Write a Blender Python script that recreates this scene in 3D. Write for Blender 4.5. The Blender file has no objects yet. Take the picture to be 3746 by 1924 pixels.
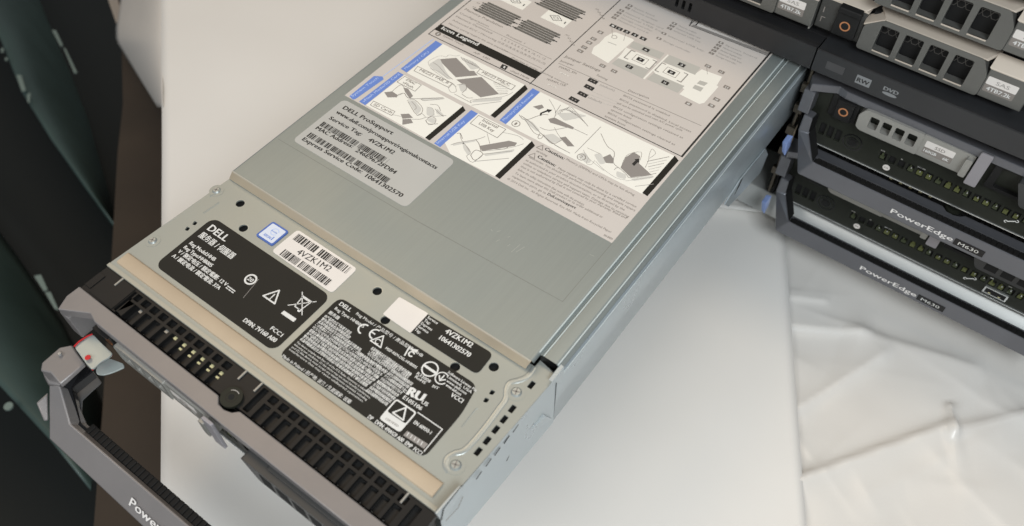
import bpy, bmesh, math, random
from mathutils import Vector, Matrix
random.seed(7)
S = 0.001                                   # everything below is written in millimetres
# ------------------------------------------------------------------ camera, light, exposure
sc = bpy.context.scene
R = ((0.80460254, 0.59381101, 0.0017992), (0.47617535, -0.64339229, -0.59941922), (-0.35478414, 0.48315096, -0.80043324))
FPX, CX, CY = 3106.93, 1873.0, 962.0
CAM = Vector((291.552, -154.964, 319.818))
cd = bpy.data.cameras.new("camera"); cam = bpy.data.objects.new("camera", cd); sc.collection.objects.link(cam)
cam.matrix_world = Matrix(((R[0][0], -R[1][0], -R[2][0], CAM.x*S), (R[0][1], -R[1][1], -R[2][1], CAM.y*S),
                           (R[0][2], -R[1][2], -R[2][2], CAM.z*S), (0, 0, 0, 1)))
cd.sensor_width = 36; cd.lens = 36*FPX/3746; cd.clip_start = 0.01; cd.clip_end = 50
cd.dof.use_dof = True; cd.dof.focus_distance = 0.44; cd.dof.aperture_fstop = 9.5
sc.camera = cam
w = bpy.data.worlds.new("World"); sc.world = w; w.use_nodes = True
bgn = w.node_tree.nodes["Background"]; bgn.inputs[0].default_value = (0.86, 0.93, 1.0, 1); bgn.inputs[1].default_value = 0.24
def area(name, loc, target, sx, sy, power, col):
    l = bpy.data.lights.new(name, 'AREA'); l.shape = 'RECTANGLE'; l.size = sx; l.size_y = sy; l.energy = power; l.color = col
    o = bpy.data.objects.new(name, l); sc.collection.objects.link(o); o.location = loc
    o.rotation_euler = (Vector(target)-Vector(loc)).to_track_quat('-Z', 'Y').to_euler(); return o
area("ceiling_lamp_warm", (-0.75, 0.45, 1.35), (0.2, 0.1, -.1), 0.7, 0.45, 5, (1.0, 0.74, 0.47))
area("ceiling_lamp_cool", (0.85, -0.55, 0.95), (0.3, 0.0, -.1), 0.6, 0.4, 14.5, (0.91, 0.965, 1.0))
area("ceiling_lamp_top", (0.25, 0.75, 1.7), (0.2, 0.15, 0), 1.2, 0.3, 6.5, (1.0, 0.80, 0.58))
area("ceiling_lamp_front", (-0.15, -1.25, 1.15), (0.2, 0.0, -.1), 0.8, 0.5, 9, (1.0, 0.95, 0.89))
sc.view_settings.view_transform = 'Standard'; sc.view_settings.look = 'None'; sc.view_settings.exposure = -0.08; sc.view_settings.gamma = 1
sc.cycles.max_bounces = 8

# ------------------------------------------------------------------ helpers
def hit(px, ax, v):                        # where the sight line of a photo pixel meets the plane axis=v (survey helper)
    a, b = (px[0]-CX)/FPX, (px[1]-CY)/FPX
    d = [R[0][i]*a+R[1][i]*b+R[2][i] for i in range(3)]
    k = (v-CAM[ax])/d[ax]
    p = [CAM[i]+k*d[i] for i in range(3)]
    p.pop(ax); return tuple(p)
def Zr(ox, oy, s, ax=2, v=0.0):
    return lambda x, y: hit((ox+x/s, oy+y/s), ax, v)
MATS = {}
def lin(c): return tuple(((x/255)/12.92 if x/255 <= .04045 else ((x/255+.055)/1.055)**2.4) for x in c)
def mat(name, col, rough=.5, metal=0.0, noise=0.0, nscale=60, bump=0.0, bscale=900, coat=0.0, aniso=0, spec=.5, rvar=0.0, streak=0.0):
    if name in MATS: return MATS[name]
    m = bpy.data.materials.new(name); m.use_nodes = True; nt = m.node_tree; b = nt.nodes["Principled BSDF"]
    b.inputs["Base Color"].default_value = (*col, 1); b.inputs["Roughness"].default_value = rough; b.inputs["Metallic"].default_value = metal
    b.inputs["Specular IOR Level"].default_value = spec
    if coat: b.inputs["Coat Weight"].default_value = coat; b.inputs["Coat Roughness"].default_value = .15
    tc = nt.nodes.new("ShaderNodeTexCoord")
    if noise or rvar:
        n = nt.nodes.new("ShaderNodeTexNoise"); n.inputs["Scale"].default_value = nscale; n.inputs["Detail"].default_value = 6
        nt.links.new(tc.outputs["Object"], n.inputs["Vector"])
        if noise:
            mx = nt.nodes.new("ShaderNodeMix"); mx.data_type = 'RGBA'
            mr = nt.nodes.new("ShaderNodeMapRange"); mr.inputs[1].default_value = .3; mr.inputs[2].default_value = .7
            nt.links.new(n.outputs["Fac"], mr.inputs[0]); nt.links.new(mr.outputs[0], mx.inputs[0])
            mx.inputs[6].default_value = (*[c*(1-noise) for c in col], 1); mx.inputs[7].default_value = (*[min(1, c*(1+noise)) for c in col], 1)
            nt.links.new(mx.outputs[2], b.inputs["Base Color"])
        if rvar:
            mr2 = nt.nodes.new("ShaderNodeMapRange"); mr2.inputs[1].default_value = .3; mr2.inputs[2].default_value = .7
            mr2.inputs[3].default_value = rough-rvar; mr2.inputs[4].default_value = rough+rvar
            nt.links.new(n.outputs["Fac"], mr2.inputs[0]); nt.links.new(mr2.outputs[0], b.inputs["Roughness"])
    if streak:
        mp = nt.nodes.new("ShaderNodeMapping"); mp.inputs["Scale"].default_value = (900, 25, 25); n3 = nt.nodes.new("ShaderNodeTexNoise"); n3.inputs["Scale"].default_value = 1; n3.inputs["Detail"].default_value = 4
        nt.links.new(tc.outputs["Object"], mp.inputs[0]); nt.links.new(mp.outputs[0], n3.inputs["Vector"])
        hs = nt.nodes.new("ShaderNodeHueSaturation"); mr3 = nt.nodes.new("ShaderNodeMapRange"); mr3.inputs[1].default_value = .3; mr3.inputs[2].default_value = .7
        mr3.inputs[3].default_value = 1-streak; mr3.inputs[4].default_value = 1+streak; nt.links.new(n3.outputs["Fac"], mr3.inputs[0]); nt.links.new(mr3.outputs[0], hs.inputs["Value"])
        src = b.inputs["Base Color"].links[0].from_socket; nt.links.new(src, hs.inputs["Color"]); nt.links.new(hs.outputs[0], b.inputs["Base Color"])
    if bump:
        n2 = nt.nodes.new("ShaderNodeTexNoise"); n2.inputs["Scale"].default_value = bscale; n2.inputs["Detail"].default_value = 3
        nt.links.new(tc.outputs["Object"], n2.inputs["Vector"])
        bp = nt.nodes.new("ShaderNodeBump"); bp.inputs["Strength"].default_value = bump; bp.inputs["Distance"].default_value = .0004
        nt.links.new(n2.outputs["Fac"], bp.inputs["Height"]); nt.links.new(bp.outputs[0], b.inputs["Normal"])
    MATS[name] = m; return m
class Frame:
    def __init__(s, o=(0, 0, 0), ux=(1, 0, 0), uy=(0, 1, 0)):
        s.o = Vector(o); s.ux = Vector(ux).normalized(); s.uy = Vector(uy).normalized(); s.n = s.ux.cross(s.uy)
    def __call__(s, x, y, h=0): return s.o + s.ux*x + s.uy*y + s.n*h
def TOP(z): return Frame((0, 0, z))
def FRONT(y): return Frame((0, y, 0), (1, 0, 0), (0, 0, 1))     # normal points to -y, h grows outwards
def SIDE(x): return Frame((x, 0, 0), (0, 1, 0), (0, 0, 1))
TXT = {}
def textmesh(s, bold):
    k = (s, bold)
    if k not in TXT:
        c = bpy.data.curves.new("t", 'FONT'); c.body = s; c.size = 1.0; c.resolution_u = 2; c.offset = bold
        o = bpy.data.objects.new("t", c); sc.collection.objects.link(o)
        dg = bpy.context.evaluated_depsgraph_get(); me = o.evaluated_get(dg).to_mesh()
        vs = [(v.co.x, v.co.y) for v in me.vertices]; fs = [tuple(p.vertices) for p in me.polygons]
        o.evaluated_get(dg).to_mesh_clear(); bpy.data.objects.remove(o); bpy.data.curves.remove(c)
        TXT[k] = (vs, fs)
    return TXT[k]
def sheetmesh(outer, holes):
    c = bpy.data.curves.new("s", 'CURVE'); c.dimensions = '2D'; c.fill_mode = 'BOTH'
    for loop in [outer]+holes:
        sp = c.splines.new('POLY'); sp.points.add(len(loop)-1)
        for i, p in enumerate(loop): sp.points[i].co = (p[0], p[1], 0, 1)
        sp.use_cyclic_u = True
    o = bpy.data.objects.new("s", c); sc.collection.objects.link(o)
    dg = bpy.context.evaluated_depsgraph_get(); me = o.evaluated_get(dg).to_mesh()
    vs = [(v.co.x, v.co.y) for v in me.vertices]; fs = [tuple(p.vertices) for p in me.polygons]
    o.evaluated_get(dg).to_mesh_clear(); bpy.data.objects.remove(o); bpy.data.curves.remove(c)
    return vs, fs
def rrect(x0, y0, x1, y1, r, n=5):
    pts = []
    for cx, cy, a0 in ((x1-r, y1-r, 0), (x0+r, y1-r, 90), (x0+r, y0+r, 180), (x1-r, y0+r, 270)):
        for i in range(n+1):
            a = math.radians(a0+90*i/n); pts.append((cx+r*math.cos(a), cy+r*math.sin(a)))
    return pts
def rpoly(pts, r, n=4):                    # round the corners of a polygon
    out = []; N = len(pts)
    for i in range(N):
        p, a, b = Vector(pts[i]), Vector(pts[i-1]), Vector(pts[(i+1) % N])
        da, db = (a-p), (b-p); rr = min(r, da.length*.45, db.length*.45)
        s_, e_ = p+da.normalized()*rr, p+db.normalized()*rr
        for k in range(n+1):
            t = k/n; q = s_*(1-t)**2+p*2*t*(1-t)+e_*t*t; out.append((q.x, q.y))
    return out
def circ(x, y, r, n=24, ry=None): return [(x+r*math.cos(2*math.pi*i/n), y+(ry or r)*math.sin(2*math.pi*i/n)) for i in range(n)]
def arc(mb, fr, x, y, r, a0, a1, wd, h, m, n=16):
    an = [math.radians(a0+(a1-a0)*k/n) for k in range(n+1)]
    vs = [fr(x+(r-wd/2)*math.cos(a), y+(r-wd/2)*math.sin(a), h) for a in an]+[fr(x+(r+wd/2)*math.cos(a), y+(r+wd/2)*math.sin(a), h) for a in an]
    mb.add(vs, [(k, n+1+k, n+2+k, k+1) for k in range(n)] if a1 > a0 else [(k, k+1, n+2+k, n+1+k) for k in range(n)], m)
def arc_pts(pts, n=6):
    out = []
    for i in range(len(pts)-1):
        p0 = Vector(pts[max(i-1, 0)]); p1 = Vector(pts[i]); p2 = Vector(pts[i+1]); p3 = Vector(pts[min(i+2, len(pts)-1)])
        for k in range(n):
            t = k/n; out.append(.5*((2*p1)+(-p0+p2)*t+(2*p0-5*p1+4*p2-p3)*t*t+(-p0+3*p1-3*p2+p3)*t**3))
    out.append(Vector(pts[-1])); return out
class MB:
    def __init__(s): s.v = []; s.f = []; s.mi = []; s.mats = []; s.sm = []
    def m(s, material):
        if material not in s.mats: s.mats.append(material)
        return s.mats.index(material)
    def add(s, vs, fs, material, smooth=False):
        b = len(s.v); s.v += [Vector(v) for v in vs]; i = s.m(material)
        for f in fs: s.f.append(tuple(b+k for k in f)); s.mi.append(i); s.sm.append(smooth)
    def box(s, x0, x1, y0, y1, z0, z1, material):
        v = [(x, y, z) for z in (z0, z1) for y in (y0, y1) for x in (x0, x1)]
        s.add(v, [(0, 2, 3, 1), (4, 5, 7, 6), (0, 1, 5, 4), (2, 6, 7, 3), (0, 4, 6, 2), (1, 3, 7, 5)], material)
    def hull(s, bottom, top, material):    # two loops of equal length, 3D points
        n = len(bottom); s.add(list(bottom)+list(top), [tuple(range(n))[::-1], tuple(range(n, 2*n))]+[(i, (i+1) % n, n+(i+1) % n, n+i) for i in range(n)], material)
    def prism(s, fr, pts, h0, h1, material, top=None):
        if sum(pts[i-1][0]*pts[i][1]-pts[i][0]*pts[i-1][1] for i in range(len(pts))) < 0: pts = pts[::-1]
        s.hull([fr(x, y, h0) for x, y in pts], [fr(x, y, h1) for x, y in pts], material)
    def flat(s, fr, pts, h, material):
        if sum(pts[i-1][0]*pts[i][1]-pts[i][0]*pts[i-1][1] for i in range(len(pts))) < 0: pts = pts[::-1]
        s.add([fr(x, y, h) for x, y in pts], [tuple(range(len(pts)))], material)
    def sheet(s, fr, outer, holes, h0, h1, material):
        vs, fs = sheetmesh(outer, holes); fl = []
        for f in fs:
            a = sum(vs[f[i-1]][0]*vs[f[i]][1]-vs[f[i]][0]*vs[f[i-1]][1] for i in range(len(f))); fl.append(f if a > 0 else f[::-1])
        s.add([fr(x, y, h1) for x, y in vs], fl, material); s.add([fr(x, y, h0) for x, y in vs], [f[::-1] for f in fl], material)
        for loop in [outer]+holes:
            n = len(loop); s.add([fr(x, y, h0) for x, y in loop]+[fr(x, y, h1) for x, y in loop], [(i, (i+1) % n, n+(i+1) % n, n+i) for i in range(n)], material)
    def extr(s, prof, y0, y1, material, smooth=True):  # open profile (x,z) along y
        n = len(prof); s.add([(x, y0, z) for x, z in prof]+[(x, y1, z) for x, z in prof], [(i, i+1, n+i+1, n+i) for i in range(n-1)], material, smooth)
    def line(s, fr, pts, wd, h, material, closed=False):
        P = [Vector(p) for p in pts]
        if closed: P.append(P[0])
        kk = 0
        for a, b in zip(P, P[1:]):
            d = b-a
            if d.length < 1e-6: continue
            d.normalize(); n = Vector((-d.y, d.x))*wd/2; a2, b2 = a-d*wd*.3, b+d*wd*.3; kk += 1
            s.flat(fr, [a2-n, b2-n, b2+n, a2+n], h+.004*(kk % 3), material)
    def ring(s, fr, x, y, r0, r1, h, material, n=28):
        a = circ(x, y, r0, n); b = circ(x, y, r1, n)
        s.add([fr(*p, h) for p in a]+[fr(*p, h) for p in b], [(i, n+i, n+(i+1) % n, (i+1) % n) for i in range(n)], material)
    def tube(s, pts, r, material, n=8, cap=True, flat=1.0):
        P = [Vector(p) for p in pts]; rings = []
        for i, p in enumerate(P):
            d = (P[min(i+1, len(P)-1)]-P[max(i-1, 0)]).normalized()
            u = d.cross(Vector((0, 0, 1))); u = u.normalized() if u.length > 1e-3 else Vector((1, 0, 0)); w_ = u.cross(d)
            rr = r[i] if isinstance(r, (list, tuple)) else r
            rings.append([p+u*rr*math.cos(2*math.pi*k/n)+w_*rr*flat*math.sin(2*math.pi*k/n) for k in range(n)])
        vs = [v for q in rings for v in q]; fs = []
        for i in range(len(P)-1):
            for k in range(n): fs.append((i*n+k, i*n+(k+1) % n, (i+1)*n+(k+1) % n, (i+1)*n+k))
        if cap: fs += [tuple(range(n))[::-1], tuple((len(P)-1)*n+k for k in range(n))]
        s.add(vs, fs, material, True)
    def cyl(s, fr, x, y, r, h0, h1, material, n=28, r1=None):
        a = circ(x, y, r, n); b = circ(x, y, r1 if r1 is not None else r, n)
        s.hull([fr(*p, h0) for p in a], [fr(*p, h1) for p in b], material)
    def text(s, fr, body, p0, p1, height, h, material, bold=0.0):    # baseline from p0 to p1, capital height
        vs, fs = textmesh(body, 0)
        if not vs: return
        xs = [v[0] for v in vs]; x0, x1 = min(xs), max(xs); a, b = Vector(p0), Vector(p1); d = b-a; L = d.length; d.normalize(); n = Vector((-d.y, d.x))
        sx = L/(x1-x0); sy = height/.73
        out = []
        for x, y in vs:
            q = a+d*((x-x0)*sx)+n*(y*sy); out.append((q.x, q.y))
        k = (bold+.012)*height*1.3
        for i, (ox, oy) in enumerate(((0, 0), (k, k*.4), (-k, -k*.4)) if len(body) < 24 or bold > .01 else ((0, 0), (k, 0))):
            s.add([fr(qx+ox, qy+oy, h+.004*i) for qx, qy in out], fs, material)
    def textw(s, fr, body, p0, height, h, material, bold=0.0, wmax=None, ang=0, wide=1.0):
        vs, fs = textmesh(body, bold)
        if not vs: return
        L = (max(v[0] for v in vs)-min(v[0] for v in vs))*height/.73*wide
        if wmax: L = min(L, wmax)
        a = math.radians(ang); s.text(fr, body, p0, (p0[0]+L*math.cos(a), p0[1]+L*math.sin(a)), height, h, material, bold)
    def build(s, name, parent=None, bevel=0, label=None, base=None, kind=None, sharp=40):
        me = bpy.data.meshes.new(name); o = bpy.data.objects.new(name, me); sc.collection.objects.link(o)
        b = Vector(base) if base is not None else (BASES[parent.name] if parent is not None else Vector((0, 0, 0)))
        me.from_pydata([tuple((v-b)*S) for v in s.v], [], s.f)
        for k in s.mats: me.materials.append(k)
        me.polygons.foreach_set("material_index", s.mi); me.polygons.foreach_set("use_smooth", s.sm)
        me.validate()
        if any(s.sm): me.set_sharp_from_angle(angle=math.radians(sharp))
        if parent is not None: o.parent = parent; BASES[name if False else o.name] = b
        elif base is not None: o.location = b*S
        if bevel:
            md = o.modifiers.new("bevel", 'BEVEL'); md.width = bevel*S; md.segments = 2; md.limit_method = 'ANGLE'; md.angle_limit = math.radians(35)
        if label: o["label"] = label
        if kind: o["kind"] = kind
        return o
BASES = {}
def thing(name, base, label, cat, group=None):
    o = bpy.data.objects.new(name, None); sc.collection.objects.link(o); o.location = Vector(base)*S; o.empty_display_size = .01
    o["label"] = label; o["category"] = cat
    if group: o["group"] = group
    BASES[o.name] = Vector(base); return o
def tag(o, label, cat, group=None):
    o["label"] = label; o["category"] = cat
    if group: o["group"] = group
def copy_tree(o, parent=None):
    c = o.copy(); sc.collection.objects.link(c); c.parent = parent
    for ch in list(o.children): copy_tree(ch, c)
    return c

# ------------------------------------------------------------------ materials
steel = mat("lid_steel", (.268, .302, .298), .40, .45, .05, 9, .05, 2500, rvar=.09, streak=.022)
steel2 = mat("plate_steel", (.33, .352, .330), .42, .35, .06, 25, .04, 2500, rvar=.06)
sidest = mat("side_steel", (.50, .56, .59), .30, .55, .06, 15, .006, 3000, rvar=.05)
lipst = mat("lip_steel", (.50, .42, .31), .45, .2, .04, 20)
bright = mat("bright_zinc", (.72, .74, .74), .25, .9)
tan = mat("tan_gasket", (.46, .37, .265), .6, 0, .06, 40, .1, 2000)
purple = mat("bezel_grey", (.235, .222, .220), .38, .3, .04, 50, .08, 6000)
purpleB = mat("bezel_slate", (.145, .148, .162), .30, .5, .04, 50, .08, 6000)
blk = mat("black_plastic", (.012, .012, .012), .42, 0, .1, 80, .05, 3000, spec=.25)
blk2 = mat("black_gloss", (.008, .008, .009), .16, 0, spec=.35)
void = mat("dark_recess", (.004, .004, .004), .8)
rub = mat("black_rubber", (.008, .008, .008), .6, 0, .2, 90, spec=.2)
labk = mat("label_black", (.013, .013, .011), .55, 0, .06, 40, spec=.3)
labw = mat("label_white", (.74, .70, .66), .55, 0, .03, 40)
labg = mat("label_silver", (.46, .47, .46), .45, .15, .03, 40)
labb = mat("label_beige", (.59, .55, .515), .5, 0, .02, 20, spec=.35)
pan = mat("label_panel_white", (.84, .83, .77), .5, 0, spec=.3)
iw = mat("ink_white", (.70, .70, .68), .6)
ik = mat("ink_black", (.02, .02, .02), .6)
ig = mat("ink_grey", (.24, .215, .195), .6)
ig2 = mat("ink_mid_grey", (.36, .34, .32), .6)
igs = mat("ink_shape_grey", (.27, .25, .235), .6)
igl = mat("ink_light_grey", (.48, .475, .44), .6)
iwl = mat("ink_pale", (.66, .64, .60), .6)
iwl2 = mat("ink_faint", (.62, .615, .58), .6)
iblue = mat("ink_blue", (.13, .235, .62), .5)
ibluel = mat("ink_pale_blue", (.42, .54, .85), .5)
badgeb = mat("badge_blue", (.03, .11, .42), .35)
badgew = mat("badge_white", (.62, .68, .80), .35)
dgrey = mat("carrier_grey", (.15, .15, .14), .36, .5, .04, 40, .06, 5000)
dtop = mat("carrier_lit_top", (.58, .51, .43), .42, .2, .03, 30)  # bright carrier tops: warm overhead light is put into the colour
lgrey = mat("carrier_light", (.34, .335, .31), .42, .4, .04, 40)
encb = mat("enclosure_black", (.016, .016, .017), .42, 0, .12, 60, .08, 4000)
encg = mat("dvd_black", (.022, .023, .025), .36, 0, .08, 60, .05, 4000)
orange = mat("orange_ring", (.45, .19, .08), .45)
bluep = mat("blue_latch", (.22, .30, .55), .3)
fas = mat("fascia_dark", (.016, .018, .013), .5, 0, .15, 60, spec=.3)
green2 = mat("pcb_dark", (.045, .055, .025), .45)
green = mat("pcb_connector", (.10, .11, .035), .5)
cream = mat("cream_connector", (.55, .52, .30), .5)
red = mat("red_print", (.50, .015, .02), .4)
lav = mat("tab_grey", (.30, .285, .30), .5, .1, .06, 60)

# ------------------------------------------------------------------ the pulled-out blade (blade coordinates = world)
PB = (95, -74, -52)
blade = thing("blade_server", PB, "silver blade server pulled half out of the enclosure, its printed lid facing up", "blade server", None)
# --- lid with groove and side flange
mb = MB()
prof = [(-.6, -12), (-.6, -1.2), (-.3, -.35), (.5, 0), (187.2, 0)]
mb.extr([(-.6, -12), (-.6, -1.2), (-.3, -.35), (.5, 0)], .6, 300, steel)
mb.add([(.5, .6, 0), (187.2, .6, 0), (187.2, 300, 0), (.5, 300, 0)], [(0, 1, 2, 3)], steel)
mb.extr([(187.2, 0), (188.2, -.15), (188.7, -.7), (189, -1.5), (189.6, -1.9), (190.3, -1.5), (190.8, -1.0), (191.6, -.9), (196.6, -.9), (197.6, -1.1), (198.2, -1.7), (198.5, -2.8), (198.6, -9)], 6, 300, steel)
mb.extr([(187.2, 0), (188.2, -.15), (188.7, -.7), (189, -1.5)], .6, 6, steel)
mb.add([(191.6, 6, -.9), (196.6, 6, -.9), (198.5, 8, -2.8), (198.6, 8, -9), (189, 6, -9), (189, 6, -1.5)], [(5, 4, 3, 2, 1, 0)], blk)
mb.build("lid", blade)
edge = mat("edge_highlight", (.72, .80, .80), .25, .4)  # bright tubes: highlights along the folds, put into colour and shape
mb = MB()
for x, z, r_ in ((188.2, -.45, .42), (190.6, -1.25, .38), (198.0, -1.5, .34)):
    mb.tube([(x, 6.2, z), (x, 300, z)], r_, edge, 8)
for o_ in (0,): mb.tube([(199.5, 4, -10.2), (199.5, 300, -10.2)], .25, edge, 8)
mb.build("edge_highlight", blade)
mb = MB()   # front lip of the lid, steel with its warm reflection put into the tan colour
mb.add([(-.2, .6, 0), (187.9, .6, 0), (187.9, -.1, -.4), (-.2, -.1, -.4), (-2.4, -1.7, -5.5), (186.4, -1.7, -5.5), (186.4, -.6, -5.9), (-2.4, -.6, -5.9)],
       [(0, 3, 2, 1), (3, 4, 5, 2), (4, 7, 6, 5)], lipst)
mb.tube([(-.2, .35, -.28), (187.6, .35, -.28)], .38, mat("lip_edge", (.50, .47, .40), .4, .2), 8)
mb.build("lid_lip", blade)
# faint pressed outline and scratches on the lid
mb = MB(); fr = TOP(0)
r3b = Zr(1500, 800, 1.147)
scr = mat("scratch", (.40, .43, .42), .4, .3); crease = mat("lid_crease", (.20, .21, .20), .5, .3)
mb.line(fr, [(2, 30.5), r3b(30, 10), r3b(640, 348), r3b(850, 100)], .25, .03, crease)
for q in [((365, 55), (380, 50)), ((410, 78), (420, 74)), ((362, 95), (376, 88)), ((408, 115), (420, 108)), ((425, 140), (462, 108)), ((445, 140), (480, 118)), ((755, 150), (772, 158)), ((340, 45), (345, 52))]:
    mb.line(fr, [r3b(*q[0]), r3b(*q[1])], .22, .04, scr)
mb.build("pressed_mark", blade)
# --- side wall of the chassis
mb = MB()
mb.extr([(198.6, -9), (199.4, -9.6), (199.6, -10.4), (199.6, -49), (198.6, -50.5), (197, -51)], 4, 300, sidest)
mb.add([(197, 4, -6), (197, -74, -6), (197, -74, -51), (197, 4, -51)], [(3, 2, 1, 0)][::-1], sidest)
mb.add([(197, -74, -6.2), (197, -74, -51), (199.6, 4, -51), (199.2, 4, -6.2)], [(0, 1, 2, 3)], sidest)
mb.add([(-6.5, -74, -6.2), (-6.5, -74, -51), (-2, 4, -51), (-2, 4, -6.2)], [(3, 2, 1, 0)], sidest)
mb.add([(-2, 4, -12), (-2, 4, -51), (-.6, 300, -51), (-.6, 300, -12)], [(3, 2, 1, 0)], sidest)
mb.add([(-6.5, -74, -51.2), (197, -74, -51.2), (199.4, 300, -51.2), (-.6, 300, -51.2)], [(3, 2, 1, 0)], steel2)
mb.build("side_wall", blade)
mb = MB(); fs_ = SIDE(198.35)
r4s = Zr(1500, 1200, 1.8271, 0, 198.35)
for a in ((788, 560), (724, 640), (664, 716), (602, 796), (542, 870), (478, 955)):
    p, q = r4s(*a), r4s(a[0]-36, a[1]+52); mb.prism(fs_, [(p[0], p[1]), (q[0], q[1]), (q[0], q[1]-.9), (p[0], p[1]-.9)], .0, .12, void)
mb.line(fs_, [r4s(975, 372), r4s(925, 440), r4s(822, 588)], 1.1, .1, void)
mb.line(fs_, [r4s(748, 735), r4s(690, 800), r4s(645, 885)], 1.0, .1, void)
mb.line(fs_, [r4s(742, 730), r4s(765, 705)], .8, .1, void)
mb.line(fs_, [r4s(350, 1130), r4s(320, 1200), r4s(240, 1285)], .8, .12, ig)
mb.build("side_slot", blade)
mb = MB()    # pressed wedge, small tab and hook on the side wall
p = [r4s(780, 700), r4s(880, 570), r4s(925, 590), r4s(830, 680)]
mb.hull([fs_(*q, 0) for q in p], [fs_(*p[0], .2), fs_(*p[1], 2.4), fs_(*p[2], 2.2), fs_(*p[3], .3)], sidest)
mb.build("side_tab", blade, .15); mb = MB()
p = [r4s(925, 345), r4s(1005, 240), r4s(1000, 330), r4s(985, 355)]
mb.hull([fs_(*q, 0) for q in p], [fs_(*q, 2.0) for q in p], sidest)
mb.build("side_tab", blade, .15); mb = MB()
mb.prism(fs_, [r4s(165, 1235), r4s(330, 1050), r4s(350, 1075), r4s(215, 1285), r4s(190, 1270)], 0, .9, sidest)
mb.line(fs_, [r4s(330, 1045), r4s(210, 1200), r4s(195, 1275)], .9, 1.0, void)
mb.build("side_tab", blade, .15)
# --- front plate with real holes
mb = MB(); P5 = Zr(500, 600, 2.2044, 2, -6); P4 = Zr(1500, 1200, 1.8271, 2, -6); P6 = Zr(1300, 1000, 2.6457, 2, -6); P8 = Zr(900, 1050, 2.0356, 2, -6); P1 = Zr(0, 900, 2.2055, 2, -6); P3 = Zr(700, 1300, 2.12, 2, -6)
outer = [(-7.8, -74.2), (195.4, -74.2), (197.2, -60), (199.4, 4), (189, 6), (189, 2), (-2.5, 2)]
holes = []
rounds = [P5(835, 318), P5(860, 517), P5(1940, 1025), P6(1340, 905), P6(290, 452), P6(965, 905)]
for c in rounds: holes.append(circ(*c, 2.3, 20))
def slot(c, wx, wy): return rrect(c[0]-wx/2, c[1]-wy/2, c[0]+wx/2, c[1]+wy/2, .3, 2)
for a in ((812, 380), (683, 540), (628, 610), (573, 678), (515, 752), (455, 825)): holes.append(slot(P4(*a), 2.3, 3.9))
for a in ((548, 428), (508, 480)): holes.append(rpoly([P4(a[0]-22, a[1]+12), P4(a[0]-4, a[1]-18), P4(a[0]+24, a[1]-4), P4(a[0]+4, a[1]+20)], .5, 2))
for a in ((468, 475), (408, 520)): holes.append(rpoly([P5(a[0]-22, a[1]+12), P5(a[0]-2, a[1]-18), P5(a[0]+24, a[1]-4), P5(a[0]+4, a[1]+20)], .5, 2))
mb.sheet(TOP(-6), outer, holes, -.8, 0, steel2)
mb.box(-5, 194, -73, 0, -9, -8.6, void)
mb.build("front_plate", blade)
ridgem = mat("ridge_steel", (.37, .40, .39), .34, .5)  # lighter than the plate: rib highlights are put into the colour
for c in rounds:
    mb = MB(); arc(mb, TOP(-6), c[0], c[1], 2.5, 20, 170, .35, .05, ridgem); mb.build("hole_rim", blade)
mb = MB()
ridge = [P4(*q) for q in ((830, 262), (790, 318), (735, 345), (668, 365), (645, 410), (640, 470), (600, 530), (480, 690), (370, 810), (300, 835), (250, 868), (238, 915), (262, 960))]
mb.tube([(q[0], q[1], -6.25) for q in arc_pts([Vector(r_) for r_ in ridge])], 1.6, ridgem, 12, True, .32)
mb.build("raised_rib", blade); mb = MB()
ridge = [P5(*q) for q in ((800, 160), (720, 225), (600, 310), (470, 405), (330, 510), (210, 610), (130, 685), (70, 712), (10, 700))]
mb.tube([(q[0], q[1], -6.6) for q in arc_pts([Vector(r_) for r_ in ridge])], 1.6, steel2, 12, True, .3)
mb.build("raised_rib", blade); mb = MB()
for a, b in (((540, 395), (665, 310)), ((590, 260), (690, 225))):
    mb = MB(); mb.tube([(*P5(*a), -6.2), (*P5(*b), -6.2)], .45, steel2, 8); mb.build("raised_rib", blade)
mb = MB()
mb.tube([(*P4(345, 660), -6.25), (*P4(440, 540), -6.25), (*P4(452, 538), -6.25)], .4, steel2, 8); mb.build("raised_rib", blade)
for a, b in (((430, 348), (455, 325)), ((370, 405), (395, 390)), ((240, 480), (340, 420)), ((490, 312), (515, 300))):
    mb = MB(); mb.tube([(*P5(*a), -6.15), (*P5(*b), -6.15)], .3, ridgem, 6); mb.build("raised_rib", blade)
for c, rr in ((P5(645, 215), 2.6), (P5(130, 620), 2.6), (P4(710, 430), 3.0), (P4(305, 918), 3.0)):
    m2 = MB(); m2.cyl(TOP(-6), *c, rr+1.2, 0, .15, steel2); m2.cyl(TOP(-6), *c, rr*.85, .1, .9, ridgem, 24, rr*.6)
    for a in (20, 110):
        dx, dy = math.cos(math.radians(a))*rr*.5, math.sin(math.radians(a))*rr*.5
        m2.line(TOP(-6), [(c[0]-dx, c[1]-dy), (c[0]+dx, c[1]+dy)], .55, .93, ig)
    m2.build("screw", blade)
# gasket strip and plate front lip
mb = MB(); n = 6
prof2 = [(-70.9, -6.0), (-70.6, -5.2), (-70, -4.9), (-64.4, -4.9), (-63.8, -5.2), (-63.4, -6.0)]
vs = [(-4.8, y, z) for y, z in prof2]+[(190.8, y, z) for y, z in prof2]
mb.add(vs, [(i, n+i, n+i+1, i+1) for i in range(n-1)]+[tuple(range(n)), tuple(range(n, 2*n))[::-1]], tan, True)
mb.build("gasket_strip", blade)
mb = MB(); pl = mat("plate_lip", (.40, .395, .34), .45, .3)
mb.box(-7.8, 195.4, -74.6, -74.2, -8.2, -5.8, pl); mb.box(-7.8, 195.4, -74.5, -72.6, -5.99, -5.75, pl)
mb.build("plate_lip", blade, .1)

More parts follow.
